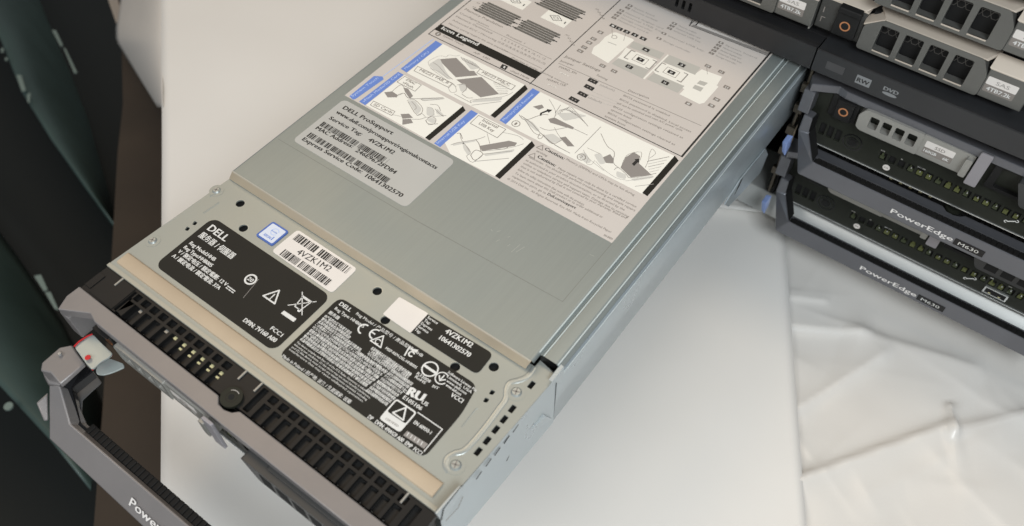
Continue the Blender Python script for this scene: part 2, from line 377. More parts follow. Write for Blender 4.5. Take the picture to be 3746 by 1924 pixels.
# ------------------------------------------------------------------ stickers on the front plate
F6 = TOP(-6)
def tri(mb, fr, c, r, h, m, wd, ang=0):
    pts = [(c[0]+r*math.cos(math.radians(90+ang+120*k)), c[1]+r*math.sin(math.radians(90+ang+120*k))) for k in range(3)]
    mb.line(fr, pts, wd, h, m, True); return pts
mb = MB(); H = .16
mb.prism(F6, rrect(10.5, -61, 91.2, -24, 4.5), .02, .12, labk)
mb.text(F6, "DELL", (13.9, -31.3), (26.7, -31.3), 4.2, H, iw, .02)
mb.text(F6, "服务器 / 伺服器", (13.7, -36.6), (37.5, -36.6), 3.1, H, iw, .01)
for i, (t, x1) in enumerate((("Reg Model:HHB", 31.6), ("Reg Type:HHB005", 33.2), ("V / 额定电压 / 額定電壓: 12 V", 47.2), ("A / 额定电流 / 額定電流: 37A", 46.2))):
    mb.text(F6, t, (13.8-.25*i, -42.6-3.35*i), (x1, -42.6-3.35*i), 2.1, H, iw, .02)
mb.line(F6, [(48, -48.6), (53, -48.6)], .5, H, iw)
for k in range(3): mb.line(F6, [(48+1.9*k, -49.7), (49.2+1.9*k, -49.7)], .5, H, iw)
mb.ring(F6, *P5(920, 932), 2.2, 3.1, H, iw); mb.text(F6, "20", (P5(920, 932)[0]-1.5, P5(920, 932)[1]-1), (P5(920, 932)[0]+1.5, P5(920, 932)[1]-1), 2.1, H, iw, .02)
c = P5(1095, 1070); tri(mb, F6, c, 4.4, H, iw, .75); mb.line(F6, [(c[0], c[1]+1.6), (c[0], c[1]-.6)], .6, H, iw); mb.line(F6, [(c[0], c[1]-1.1), (c[0], c[1]-1.5)], .6, H, iw)
c = P5(1335, 1125)       # crossed-out wheelie bin and bar
mb.line(F6, [(c[0]-4.5, c[1]-4.6), (c[0]+4.5, c[1]+4.6)], .45, H, iw); mb.line(F6, [(c[0]-4.5, c[1]+4.6), (c[0]+4.5, c[1]-4.6)], .45, H, iw)
mb.line(F6, [(c[0]-2.4, c[1]+2.6), (c[0]+2.8, c[1]+2.6), (c[0]+2.0, c[1]-3.2), (c[0]-1.6, c[1]-3.2)], .5, H, iw, True)
mb.line(F6, [(c[0]-3, c[1]+3.2), (c[0]+3.3, c[1]+3.2)], .6, H, iw); mb.cyl(F6, c[0]+1.7, c[1]-3.6, .9, .13, H, iw, 12)
mb.flat(F6, [P5(1190, 1183), P5(1290, 1250), P5(1265, 1275), P5(1163, 1205)], H, iw)
r2p = P1
mb.text(F6, "DPIN: 7V160 A00", P1(1958, 608), P1(2215, 780), 2.3, H, iw, .02); mb.text(F6, "FCC1", P1(2178, 672), P1(2265, 735), 2.1, H, iw, .02)
mb.line(F6, [P5(985, 930), P5(860, 1080)], .25, H-.02, igs)
mb.build("rating_label", blade, label="black rating sticker with white lettering and a crossed-out bin")
# big regulatory sticker
mb = MB()
mb.prism(F6, rpoly([(94.4, -61), (94.6, -21.8), (174.6, -20.4), (177.4, -35), (177.4, -60.2)], 4), .02, .12, labk)
mb.text(F6, "DELL", (97.2, -25.4), (104, -25.3), 2.2, H, iw, .02)
mb.text(F6, "Reg Model / 产品型号 / 產品型號: HHB", (107, -24.6), (146, -24.0), 1.55, H, iw, .01)
mb.text(F6, "Reg Type: HHB005", (97.2, -28.4), (114.8, -28.2), 1.6, H, iw, .01)
mb.text(F6, "服务器", (96.4, -31.6), (102.6, -31.6), 1.5, H, iw, .01)
cx_, cy_ = P8(870, 310), P8(925, 345)
arc(mb, F6, cx_[0]+.6, cx_[1], 2.5, 80, 280, .75, H, iw); arc(mb, F6, cy_[0]+2.2, cy_[1]+.9, 2.5, 80, 280, .75, H, iw); mb.line(F6, [(cy_[0]-.2, cy_[1]+.9), (cy_[0]+2, cy_[1]+.9)], .7, H, iw)
c = P8(985, 405); tri(mb, F6, c, 3.6, H, iw, .6); arc(mb, F6, c[0], c[1]-.2, 1.2, 40, 320, .45, H, iw)
cjk = ["本产品符合以下标准于居住环境中使用时可能会造成射频干扰在此种情况下用户被要求采取某些适当的对策", "警告使用者此為甲類資訊技術設備於居住環境中使用時可能會造成射頻擾動在此種情況下使用者會被要求", "此為甲級產品在生活環境中該產品可能會造成無線電干擾在這種情況下可能需要用戶對其干擾採取可行的措施",
       "この装置はクラスA情報技術装置ですこの装置を家庭環境で使用すると電波妨害を引き起こすことがあります", "이기기는업무용급전자파적합기기로서판매자또는사용자는이점을주의하시기바라며가정외의지역에서", "設備名稱伺服器型號限用物質及其化學符號單元鉛汞鎘六價鉻多溴聯苯多溴二苯醚超出百分比含量值"]
y = -34.2; rows = []
for i in range(9):
    x0 = 96.2; x1 = 112.5+i*1.2 if i < 2 else 122 if i == 2 else 139.5-.4*i
    s_ = cjk[i % 6]; s_ = s_[:int((x1-x0)/1.35)]
    mb.text(F6, s_, (x0, y), (x1, y), 1.35, H, iw, .012); y -= 1.92
for i in range(3):
    s_ = cjk[(i+2) % 6][:22]; mb.text(F6, s_, (125+.3*i, -34.2-1.6*i), (148, -34.2-1.6*i), 1.3, H, iw, .012)
mb.text(F6, "CAN ICES-3(A)/NMB-3(A)", (121.5, -39.3), (138.6, -39.2), 1.3, H, iw, .012)
eng = ["This device complies with Part 15 of the FCC Rules. Operation is subject to the", "following two conditions: (1) this device may not cause harmful interference,", "and (2) this device must accept any interference received, including", "interference that may cause undesired operation."]
for i, t in enumerate(eng): mb.text(F6, t, (96, -51.6-1.55*i), (142-.6*i, -51.4-1.55*i), 1.05, H, iw, .0)
mb.text(F6, "VCCI - A", (141, -45), (147.5, -45), 1.3, H, iw, .01)
mb.text(F6, "Made in Poland / 原产地: 波兰 / 生產國家: 波蘭", P8(265, 520), P8(770, 870), 1.6, H, iw, .01)
for i in range(8):
    s_ = cjk[(i+1) % 6][5:5+12]; mb.text(F6, s_, (139.5-.3*i, -37.5-1.95*i), (151.5-.3*i, -37.5-1.95*i), 1.3, H, iw, .012)
mb.text(F6, "MSIP-REM-DEL-HHB005", P8(1035, 462), P8(1265, 610), 1.4, H, iw, .01)
# korean certification mark, circles, approval marks
mb.flat(F6, [P8(1215, 440), P8(1225, 445), P8(1185, 515), P8(1175, 510)], H, iw)
mb.flat(F6, [P8(1225, 455), P8(1285, 470), P8(1265, 490), P8(1235, 478)], H, iw); arc(mb, F6, *P8(1232, 500), 1.2, 30, 330, .7, H, iw)
c = P8(1370, 612); mb.ring(F6, *c, 3.2, 3.9, H, iw); mb.flat(F6, [(c[0]-3.2, c[1]-.6), (c[0]+3.2, c[1]-.6), (c[0]+3.2, c[1]+.6), (c[0]-3.2, c[1]+.6)], H, iw)
mb.text(F6, "R33008", P8(1268, 650), P8(1365, 715), 1.5, H, iw, .01); mb.text(F6, "RoHS", P8(1255, 675), P8(1330, 725), 1.5, H, iw, .01)
c = P8(1458, 680); arc(mb, F6, *c, 2.9, 60, 400-60, .55, H, iw); mb.line(F6, [(c[0], c[1]+1.8), (c[0], c[1]-1.2)], .6, H, iw); mb.line(F6, [(c[0]-1.7, c[1]+.4), (c[0], c[1]-1.4), (c[0]+1.7, c[1]+.4)], .6, H, iw)
mb.text(F6, "BIT", P8(1385, 745), P8(1430, 765), 1.3, H, iw, .01)
for i, t in enumerate(("Software License Pat.", "Limited, USA", "www.dell.com", "www.dell.com")):
    a = P8(1500-5*i, 640+32*i); mb.text(F6, t, a, (a[0]+16-2.6*i, a[1]), 1.35, H, iw, .01)
mb.text(F6, "VCCI", P8(1520, 812), P8(1605, 865), 2.1, H, iw, .02)
a = P8(1165, 775); mb.text(F6, "c", (a[0], a[1]), (a[0]+1.5, a[1]), 2.0, H, iw, .02)
a = P8(1215, 800)
mb.text(F6, "RU", P8(1195, 800), P8(1305, 855), 4.3, H, iw, .06)
mb.text(F6, "US", P8(1303, 865), P8(1345, 890), 1.9, H, iw, .02); mb.text(F6, "E105106", P8(1165, 830), P8(1300, 920), 1.9, H, iw, .02)
q = [P8(1120, 830), P8(1275, 935), P8(1145, 1085), P8(990, 980)]
mb.prism(F6, rpoly(q, 1.5), .13, .15, iw); cen = Vector(q[0])/4+Vector(q[1])/4+Vector(q[2])/4+Vector(q[3])/4
inn = [Vector(k)+(cen-Vector(k))*.13 for k in q]
mb.flat(F6, rpoly([inn[0], inn[1], inn[1].lerp(inn[2], .62), inn[0].lerp(inn[3], .62)], .8), .17, labk)
c = cen+Vector((.3, 1.3)); tri(mb, F6, c, 3.4, .19, iw, .7); mb.text(F6, "TUV Rheinland", P8(1040, 945), P8(1180, 1035), 1.1, .19, iw, .01); mb.text(F6, "CERTIFIED", P8(1035, 985), P8(1130, 1045), 1.0, .19, ig, .01)
mb.line(F6, [P8(1280, 935), P8(1462, 1060), P8(1325, 1225)], .45, H, iw)
mb.text(F6, "EN 60950-1", P8(1245, 1015), P8(1370, 1098), 1.7, H, iw, .015)
mb.flat(F6, [P8(1200, 1072), P8(1355, 1170), P8(1325, 1205), P8(1170, 1105)], H, igs)
for k in range(5): mb.line(F6, [P8(1212+26*k, 1085+17*k), P8(1198+26*k, 1108+17*k)], .35, H+.02, iw)
mb.text(F6, "DP   DPIN: 49WG9 A00  EMP  FCC1", P8(903, 975), P8(1298, 1255), 1.9, H, iw, .015)
mb.build("regulatory_label", blade, label="large black sticker crowded with white approval marks and small print")
# white barcode sticker
def bars(mb, fr, x0, x1, y0, y1, h, m, seed, pitch=.42, fill=.8):
    rnd = random.Random(seed); x = x0
    while x < x1:
        wd = rnd.choice((1, 1, 2, 3))*pitch*.72
        if rnd.random() < fill+.15: mb.flat(fr, [(x, y0), (min(x+wd, x1), y0), (min(x+wd, x1), y1), (x, y1)], h, m)
        x += wd+rnd.choice((1, 1, 2))*pitch*.55
mb = MB()
mb.prism(F6, rpoly([(49.4, -21.8), (50, -4.7), (90.1, -5.0), (90.2, -22.6)], 2.2), .14, .24, labw)
bars(mb, F6, 52.4, 87.6, -10.6, -6.2, .28, ik, 3, .5); bars(mb, F6, 54, 85.5, -21.2, -17.0, .28, ik, 5, .5)
mb.text(F6, "4VZK1M2", P5(1283, 722), P5(1548, 872), 3.5, .28, ik, .0)
mb.build("barcode_label", blade, label="white barcode sticker reading 4VZK1M2")
mb = MB()   # blue processor badge
q = [P5(1102, 468), P5(1230, 550), P5(1092, 665), P5(960, 578)]
mb.prism(F6, rpoly(q, 1.2), .02, .6, badgeb); cen = sum((Vector(k) for k in q), Vector((0, 0)))/4
mb.flat(F6, rpoly([Vector(k)+(cen-Vector(k))*.16 for k in q], .8), .63, badgew)
arc(mb, F6, cen.x+.4, cen.y+1.3, 2.0, 20, 330, .35, .66, ibluel); mb.text(F6, "inside", (cen.x-1.7, cen.y+.8), (cen.x+2.1, cen.y+.8), 1.0, .66, iblue, .01)
mb.text(F6, "XEON", (cen.x-3, cen.y-3.4), (cen.x+1.6, cen.y-3.4), 1.5, .66, iblue, .02); mb.flat(F6, [(cen.x+2.2, cen.y-3.4), (cen.x+2.8, cen.y-3.4), (cen.x+2.8, cen.y-1), (cen.x+2.2, cen.y-1)], .66, iblue)
mb.build("processor_badge", blade)
mb = MB()   # service tag sticker; the square code is left out
mb.prism(F6, rpoly([(117.2, -17.2), (117.0, -5.6), (170.6, -3.8), (171.2, -16.4)], 3), .14, .24, labk)
mb.prism(F6, rpoly([(117.0, -17.2), (116.8, -5.4), (133.6, -4.5), (133.8, -17.5)], .7), .24, .27, labw)
for i, t in enumerate(("Service", "Tag:", "Express", "Service", "Tag:")): mb.textw(F6, t, (134.6-.1*i, -6.8-2.1*i), 1.5, .3, iw, .01, 7)
mb.text(F6, "4VZK1M2", P6(862, 575), P6(1118, 722), 2.7, .3, iw, .02); mb.text(F6, "10641302570", P6(806, 638), P6(1098, 815), 2.5, .3, iw, .02)
mb.build("service_tag_label", blade)

# ------------------------------------------------------------------ stickers on the lid
F0 = TOP(0); L7 = Zr(1000, 300, 2.646)
mb = MB()
mb.prism(F0, rrect(8.8, 34.2, 87.4, 73.6, 3), .02, .12, labg); H = .15
for t, a, b, hh in (("DELL ProSupport", (668, 258), (1145, 512), 2.6), ("www.dell.com/prosupport/regionalcontacts", (602, 300), (1570, 845), 2.4), ("Service Tag:", (535, 358), (845, 522), 2.4), ("4VZK1M2", (912, 568), (1155, 702), 2.5),
                    ("MAC Address:", (405, 455), (757, 640), 2.4), ("246E9672FD84", (790, 672), (1172, 893), 2.5), ("Express Service Code:", (275, 562), (845, 885), 2.4), ("10641302570", (885, 918), (1235, 1118), 2.5)):
    mb.text(F0, t, L7(*a), L7(*b), hh*1.08, H, ik, .035)
a, b = L7(470, 400), L7(1120, 755); bars(mb, F0, a[0], b[0], a[1]-2.1, a[1]+1.6, H, ik, 11, .42, .8)
a, b = L7(345, 505), L7(1140, 935); bars(mb, F0, a[0], b[0], a[1]-2.1, a[1]+1.6, H, ik, 12, .42, .8)
mb.build("support_label", blade, label="silver sticker with support address and two barcodes")
mb = MB()
a, b, c, d = 7.0, 181.2, 76.1, 300
mb.prism(F0, [(a, c), (b, c), (b, d), (a, d)], .02, .10, labb); H1, H2, H3 = .13, .16, .19
A = Zr(1500, 0, 2.646); B = Zr(2000, 0, 2.2044); C3 = Zr(1600, 400, 2.205); D = Zr(2300, 0, 3.78); G = Zr(1200, 100, 2.94); K = Zr(1650, 300, 2.646)
def fq(pts, z, m): mb.flat(F0, pts, z, m)
def ln(pts, wd, m, z=H2, closed=False): mb.line(F0, pts, wd, z, m, closed)
def tx(t, p, q, hh, m=ig, z=H2, bold=.0): mb.text(F0, t, p, q, hh, z, m, bold)
frame_x = A(180, 330)[0]; div_x = A(1165, 808)[0]; bot_y = A(180, 330)[1]; rx = B(1085, 1262)[0]; by2 = B(1085, 1262)[1]; iy0, iy1 = A(270, 262)[1], A(300, 300)[1]
# frame lines of the upper boxes
top = 290
ln([(frame_x, top), (frame_x, bot_y), (rx, by2)], .5, ik); ln([(rx+.3, by2), (rx+.3, top)], 1.1, ik); ln([(div_x, bot_y), (div_x, top)], .55, ik)
# icon legend bar
bar1, bar0 = A(300, 235)[1], A(245, 290)[1]
fq([(frame_x, bar0), (div_x, bar0), (div_x, bar1), (frame_x, bar1)], H1, labk)
tx("Icon Legend", A(300, 282), A(650, 445), 3.0, iw, H3, .03)
tx("System Touch", A(315, 350), A(510, 445), 1.5); tx("A/P   LED", A(610, 510), A(765, 585), 1.6); tx("vFlash Media", A(965, 690), A(1150, 770), 1.5)
c_ = A(272, 330); mb.cyl(F0, *c_, 1.8, H1, H2, ig, 18); tx("i", (c_[0]-.3, c_[1]-.9), (c_[0]+.3, c_[1]-.9), 1.9, iw, H3, .03)
fq([A(895, 620), A(950, 645), A(925, 680), A(870, 655)], H2, ik); fq([A(910, 640), A(925, 645), A(915, 665), A(900, 655)], H3, iw)
# memory banks
def bank(p, q, hh, n, mfill):
    x0, y0 = p; x1 = q[0]
    for k in range(n):
        yy = y0-hh*k; off = -.9*(k % 3)
        fq([(x0+off, yy), (x1+off, yy), (x1+off, yy-hh*.84), (x0+off, yy-hh*.84)], H2, mfill)
        if k % 2: ln([(x0+off-1.5, yy-hh*.4), (x0+off+1, yy-hh*.4)], .7, ik, H3); ln([(x1+off-1, yy-hh*.4), (x1+off+1.8, yy-hh*.4)], .7, ik, H3)
bk = mat("ink_bank_grey", (.13, .125, .115), .6)
bank(A(760, 20), A(1100, 150), 2.0, 6, bk); bank(A(1140, 190), A(1480, 320), 2.0, 6, bk); bank(A(1350, -40), A(1750, 75), 2.0, 6, bk); bank((60, 262), (118, 262), 2.0, 6, bk)
for p in ((A(1025, 10)), (A(1420, 180))):
    mb.flat(F0, [(p[0]-8.5, p[1]-5), (p[0]+8.5, p[1]-5), (p[0]+8.5, p[1]+5), (p[0]-8.5, p[1]+5)], H2, pan); mb.line(F0, [(p[0]-5, p[1]), (p[0]-.6, p[1]+2.7), (p[0]+3.8, p[1]), (p[0]-.6, p[1]-2.7)], .4, H3, ik, True)
    mb.line(F0, [(p[0]-2.6, p[1]), (p[0]-.6, p[1]+1.2), (p[0]+1.4, p[1]), (p[0]-.6, p[1]-1.2)], .3, H3, ik, True); tx("1", (p[0]+6, p[1]-1.6), (p[0]+6.7, p[1]-1.6), 2.2, ik, H3)
tx("Memory Population", A(525, 95), A(890, 270), 1.9, ig); 
for i in range(4):
    p = A(475-35*i, 130+34*i); tx(("Configuration", "Memory Optimized", "Advanced ECC / Mirroring", "Memory sparing requires the same population")[i], p, (p[0]+(22, 27, 33, 44)[i], p[1]), 1.4)
p = A(930, 345); tx("Processor 1", p, (p[0]+13, p[1]), 1.4)
p = A(880, 380); tx("1, 2, 3, 4, 5, 6, 7, 8, 9, 10, 11, 12", p, (A(1310, 575)[0], p[1]), 1.5)
p = A(845, 408); tx("(1), (2), (3), (4), (5), (6), (7), (8), (9), (10), (11), (12)", p, (A(1310, 620)[0], p[1]), 1.5)
ln([(div_x-2, p[1]-3.6), (55, p[1]-3.6)], .25, ig); ln([A(640, 225), A(1370, 575)], .25, ig)
tx("(Populate in order, matching memory)", (62, p[1]-6.5), (101, p[1]-6.5), 1.3)
for i in range(8):
    p = A(1500+(i % 4)*18, 340+(i % 4)*30) if i < 4 else A(1790+(i % 4)*18, 90+(i % 4)*28); tx("A%d" % (i+1), p, (p[0]+2.4, p[1]), 1.3)
for i in range(2):
    p = A(640-40*i, 30+40*i); tx("A%d" % (9+i), p, (p[0]+2.4, p[1]), 1.3)
# icons and lists at the top of the board box
for (ax, ay, n_, dx, dy, ln_) in ((2095-400, 0, 0, 0, 0, 0),): pass
def legend(p, n_, step, lens, words):
    for i in range(n_):
        y_ = p[1]-step*i
        fq([(p[0], y_), (p[0]+3.1, y_), (p[0]+3.1, y_+1.9), (p[0], y_+1.9)], H2, ig); tx(str(i+1), (p[0]+1.1, y_+.3), (p[0]+1.9, y_+.3), 1.3, iwl, H3)
        tx(words[i % len(words)], (p[0]+4.6, y_+.2), (p[0]+4.6+lens[i % len(lens)], y_+.2), 1.35, ig2)
wd = ["System board", "Memory sockets", "Network daughter card", "Internal USB key", "Storage controller", "Mezzanine card B", "CMOS battery"]
legend(B(648, 45), 2, 2.9, (14, 18), wd); legend(B(580, 85), 4, 2.9, (26, 28, 22, 21), wd[2:]); legend(B(1005, 190), 3, 2.9, (12, 16, 18), wd[1:]); legend(B(920, 270), 1, 3, (24,), wd[3:]); legend(B(880, 310), 1, 3, (18,), wd[4:]); legend(B(1380, 345), 5, 2.9, (20, 12, 13, 15, 13), wd); 
# numbered tags around the board drawing
def numtag(p, t, s_=1.0, dark=False):
    mb.flat(F0, [(p[0]-1.9*s_, p[1]-1.3*s_), (p[0]+1.9*s_, p[1]-1.3*s_), (p[0]+1.9*s_, p[1]+1.3*s_), (p[0]-1.9*s_, p[1]+1.3*s_)], H3, ik if dark else ig)
    tx(t, (p[0]-.75, p[1]-.8), (p[0]+.75, p[1]-.8), 1.5, iw, H3+.03, .02)
for i, q in enumerate(((535, 210), (585, 233), (645, 258), (710, 283), (778, 313))): numtag(B(*q), str(i+1), 1.05, True)
for i, q in enumerate(((433, 262), (378, 315), (342, 345), (303, 383), (270, 413), (450, 532), (543, 575), (1300, 535), (1408, 582), (1452, 705), (1370, 803), (1328, 853), (1143, 838))): numtag(B(*q), str(20-i), .95)
# the board drawing itself
fq([B(*q) for q in ((530, 265), (560, 262), (700, 318), (690, 335), (580, 430), (495, 510), (360, 430), (380, 380), (425, 350), (470, 300))], H1, pan)
fq([B(*q) for q in ((640, 385), (890, 485), (880, 520), (770, 590), (560, 480), (600, 440))], H1, pan)
fq([B(*q) for q in ((930, 500), (1190, 600), (1250, 560), (1415, 620), (1370, 690), (1385, 700), (1270, 830), (1230, 840), (1070, 760), (1110, 720), (880, 600), (850, 560))], H1, pan)
for q in (((700, 335), (950, 430), (910, 478), (665, 378)), ((990, 445), (1240, 545), (1195, 605), (940, 500)), ((575, 470), (825, 565), (775, 635), (525, 515)), ((865, 590), (1110, 695), (1055, 750), (805, 640)), ((1235, 650), (1300, 670), (1270, 695), (1210, 675)), ((1195, 685), (1265, 710), (1240, 740), (1175, 712))):
    fq([B(*k) for k in q], H2, igl)
fq([B(*q) for q in ((975, 440), (985, 446), (790, 640), (775, 634))], H2, pan); fq([B(*q) for q in ((685, 315), (705, 325), (500, 505), (490, 498))], H2, pan)
for q, t in (((800, 403), "6"), ((1088, 525), "3"), ((665, 540), "17"), ((955, 668), "16")): numtag(B(*q), t, 1.1, True)
for cx0, cy0, t in ((755, 482, "7"), (1005, 585, "8")):
    p = B(cx0, cy0); fq([(p[0]-8, p[1]-4), (p[0]+8, p[1]-4), (p[0]+8, p[1]+4), (p[0]-8, p[1]+4)], H2, pan); ln([(p[0]-4, p[1]-2.8), (p[0]+4, p[1]-2.8), (p[0]+4, p[1]+2.8), (p[0]-4, p[1]+2.8)], .3, ig, H3, True)
    for sg in (-1, 1): ln([(p[0]+sg*6, p[1]-4), (p[0]+sg*8.4, p[1]-4), (p[0]+sg*8.4, p[1]+4), (p[0]+sg*6, p[1]+4)], .6, igs, H3)
    numtag(p, t, 1.15, True)
ln([B(525, 220), B(530, 290)], .2, ig); ln([B(620, 330), B(640, 262)], .2, ig); c_ = B(545, 300); mb.ring(F0, *c_, 1.4, 1.7, H3, ig); ln([B(1295, 600), B(1290, 545)], .2, ig); ln([B(495, 340), B(560, 365)], .6, igl)
ln([B(1150, 210), B(1175, 165)], .6, ik)
# folded edge printed near the bay: double line
p = D(840, 355); q = D(1915, 775)
ln([(p[0], 262), p, (q[0]+.5, q[1]+.3)], .35, ik); fq([(p[0]+1, p[1]+.3), (q[0], q[1]+.6), (q[0], q[1]+2.6), (p[0]+1.6, p[1]+2.2)], H2, igs); fq([(p[0]+3, p[1]+2.6), (q[0]+.2, q[1]+3.0), (q[0]+.2, q[1]+6), (p[0]+3, p[1]+6)], H2, labw)
ln([(p[0]+2.9, p[1]+2.6), (p[0]+2.9, p[1]+9)], .8, ik)
# jumper settings
tx("Jumper Settings", B(140, 460), B(425, 580), 2.1, ig, H2, .01); tx("Jumper", B(105, 495), B(215, 535), 1.6); tx("PWRD_EN", B(95, 545), B(235, 600), 1.6); tx("NVRAM_CLR", B(0, 645), B(148, 700), 1.6)
tx("Setting", B(400, 610), B(485, 650), 1.6); tx("Description", B(655, 735), B(820, 800), 1.6)
ln([B(95, 510), B(1245, 1015)], .3, ig); ln([B(440, 655), B(1300, 1010)], .0001, ig)
for k in ((135, 600), (40, 695)):
    for j in range(4):
        c_ = B(k[0]-22+j*16, k[1]-8+j*7); arc(mb, F0, *c_, .7, 0, 200, .3, H2, pan)
for q in ((372, 655), (342, 706), (290, 762), (220, 805)):
    c_ = B(*q); fq([(c_[0]-2.9, c_[1]-1.5), (c_[0]+2.9, c_[1]-1.5), (c_[0]+2.9, c_[1]+1.5), (c_[0]-2.9, c_[1]+1.5)], H2, ik); mb.cyl(F0, c_[0]-1, c_[1], .5, H2, H3, igs, 8); mb.cyl(F0, c_[0]+1, c_[1], .5, H2, H3, igs, 8)
tx("(default)", B(425, 690), B(545, 738), 1.5, ig2); tx("(default)", B(330, 790), B(440, 835), 1.5, ig2)
for t, a_, b_ in (("BIOS password is enabled", (615, 775), (985, 940)), ("BIOS password is disabled. Local access", (585, 805), (1160, 1070)), ("will not be unlocked until next A/C power cycle", (560, 835), (1090, 1060)), ("BIOS configuration settings retained at", (535, 865), (1095, 1120)), ("system boot", (515, 890), (680, 965)), ("BIOS configuration settings cleared at", (490, 915), (1030, 1175)), ("system boot", (465, 940), (630, 1020))):
    tx(t, B(*a_), B(*b_), 1.5, ig)
for i in range(3): ln([B(300+35*i, 710+0*i+i*50), B(580, 830-30*i+i*50)], .15, igl)
# blue tabs, white picture panels and black bars
def strip(pts, m, z=H2): fq(pts, z, m)
strip([G(1160, 145), G(1230, 185), G(845, 488), G(782, 448)], iblue); strip([G(755, 480), G(815, 512), G(400, 838), G(335, 800)], iblue)
strip([G(*q) for q in ((495, 525), (585, 530), (600, 560), (300, 770), (270, 780), (230, 742))], iblue); ln([G(590, 530), G(1130, 130)], .5, ibluel)
strip([G(1540, 890), G(1612, 930), G(1205, 1290), G(1140, 1250)], iblue); strip([K(790, 62), K(860, 98), K(530, 410), K(468, 372)], iblue)
for t, a_, b_ in (("Memory / CPU", (835, 455), (1090, 270)), ("vFlash Media/SD Card", (385, 810), (775, 510)), ("System Touch", (265, 752), (545, 550)), ("Internal USB Key", (1185, 1255), (1475, 1015))):
    tx(t, G(*a_), G(*b_), 1.7, ibluel, H3, .01)
tx("Memory/CPU Removal", K(515, 380), K(800, 125), 1.7, ibluel, H3, .01)
fq([G(1235, 180), A(1115, 825), A(780, 1125), G(848, 492)], H1, pan)
fq([G(820, 515), G(1450, 850), G(1045, 1195), G(408, 838)], H1, pan)
fq([K(262, 305), K(785, 575), K(425, 915), K(-5, 700), K(-60, 590)], H1, pan)
fq([K(865, 98), K(2170, 720), K(1850, 1085), K(530, 410)], H1, pan)
def blackbar(a_, b_, wd=3.4): 
    fq([(a_[0], a_[1]), (a_[0]+wd, a_[1]-wd*.55), (b_[0]+wd*.9, b_[1]), (b_[0]-.2, b_[1]+.3)], H2, labk)
blackbar(A(1112, 822), A(778, 1122)); blackbar(G(1450, 848), G(1043, 1193)); blackbar(K(782, 572), K(425, 915)); blackbar(K(2165, 715), K(1850, 1080))
# call-outs
def callout(p, q, r_, s_, lines, hh):
    pts = [p, q, r_, s_]; fq(pts, H3, pan); ln(pts, .35, ig, H3+.02, True)
    for t, a_, b_ in lines: tx(t, a_, b_, hh, ig, H3+.04, .01)
callout(G(965, 422), G(1340, 605), G(1300, 650), G(925, 470), [("MEZZ1 FAB_B", G(980, 468), G(1285, 612))], 2.0)
callout(G(1635, 450), G(2015, 632), G(1970, 675), G(1600, 492), [("MEZZ2 FAB_C", G(1650, 495), G(1945, 632))], 2.0)
callout(G(825, 530), G(1005, 622), G(935, 690), G(742, 590), [("iDRAC", G(835, 572), G(930, 622)), ("vFlash", G(795, 600), G(905, 660))], 1.9)
callout(G(490, 795), G(720, 908), G(685, 950), G(455, 838), [("SD Cards", G(485, 838), G(680, 930))], 2.0)
callout(G(1620, 950), G(1912, 1100), G(1820, 1190), G(1530, 1035), [("Internal", G(1655, 1010), G(1815, 1090)), ("USB Key", G(1615, 1045), G(1775, 1130))], 2.2)
# grey shapes and line art in the pictures
for q in (((1185, 345), (1380, 330), (1520, 470), (1570, 470), (1610, 520), (1380, 545)), ((1380, 565), (1650, 535), (1840, 720), (1640, 755))): fq([G(*k) for k in q], H2, igs)
fq([G(1370, 540), G(1600, 520), G(1620, 535), G(1390, 562)], H3, pan)
for q in (((605, 700), (690, 690), (750, 730), (740, 755), (640, 755)), ((780, 935), (870, 930), (915, 975), (800, 985)), ((800, 990), (890, 985), (915, 1030), (800, 1050)), ((810, 650), (860, 660), (915, 740), (880, 770), (830, 700))): fq([G(*k) for k in q], H2, igs)
for q in (((275, 620), (560, 570), (640, 590), (620, 620), (300, 670)), ((1690, 730), (1770, 680), (1830, 720), (1820, 790), (1940, 900), (1740, 925), (1640, 830)), ((1460, 735), (1540, 700), (1570, 740), (1570, 790), (1500, 785)), ((940, 360), (1000, 345), (1190, 440), (1180, 460), (960, 395)), ((1050, 540), (1110, 530), (1195, 625), (1130, 625))): fq([K(*k) for k in q], H2, igs)
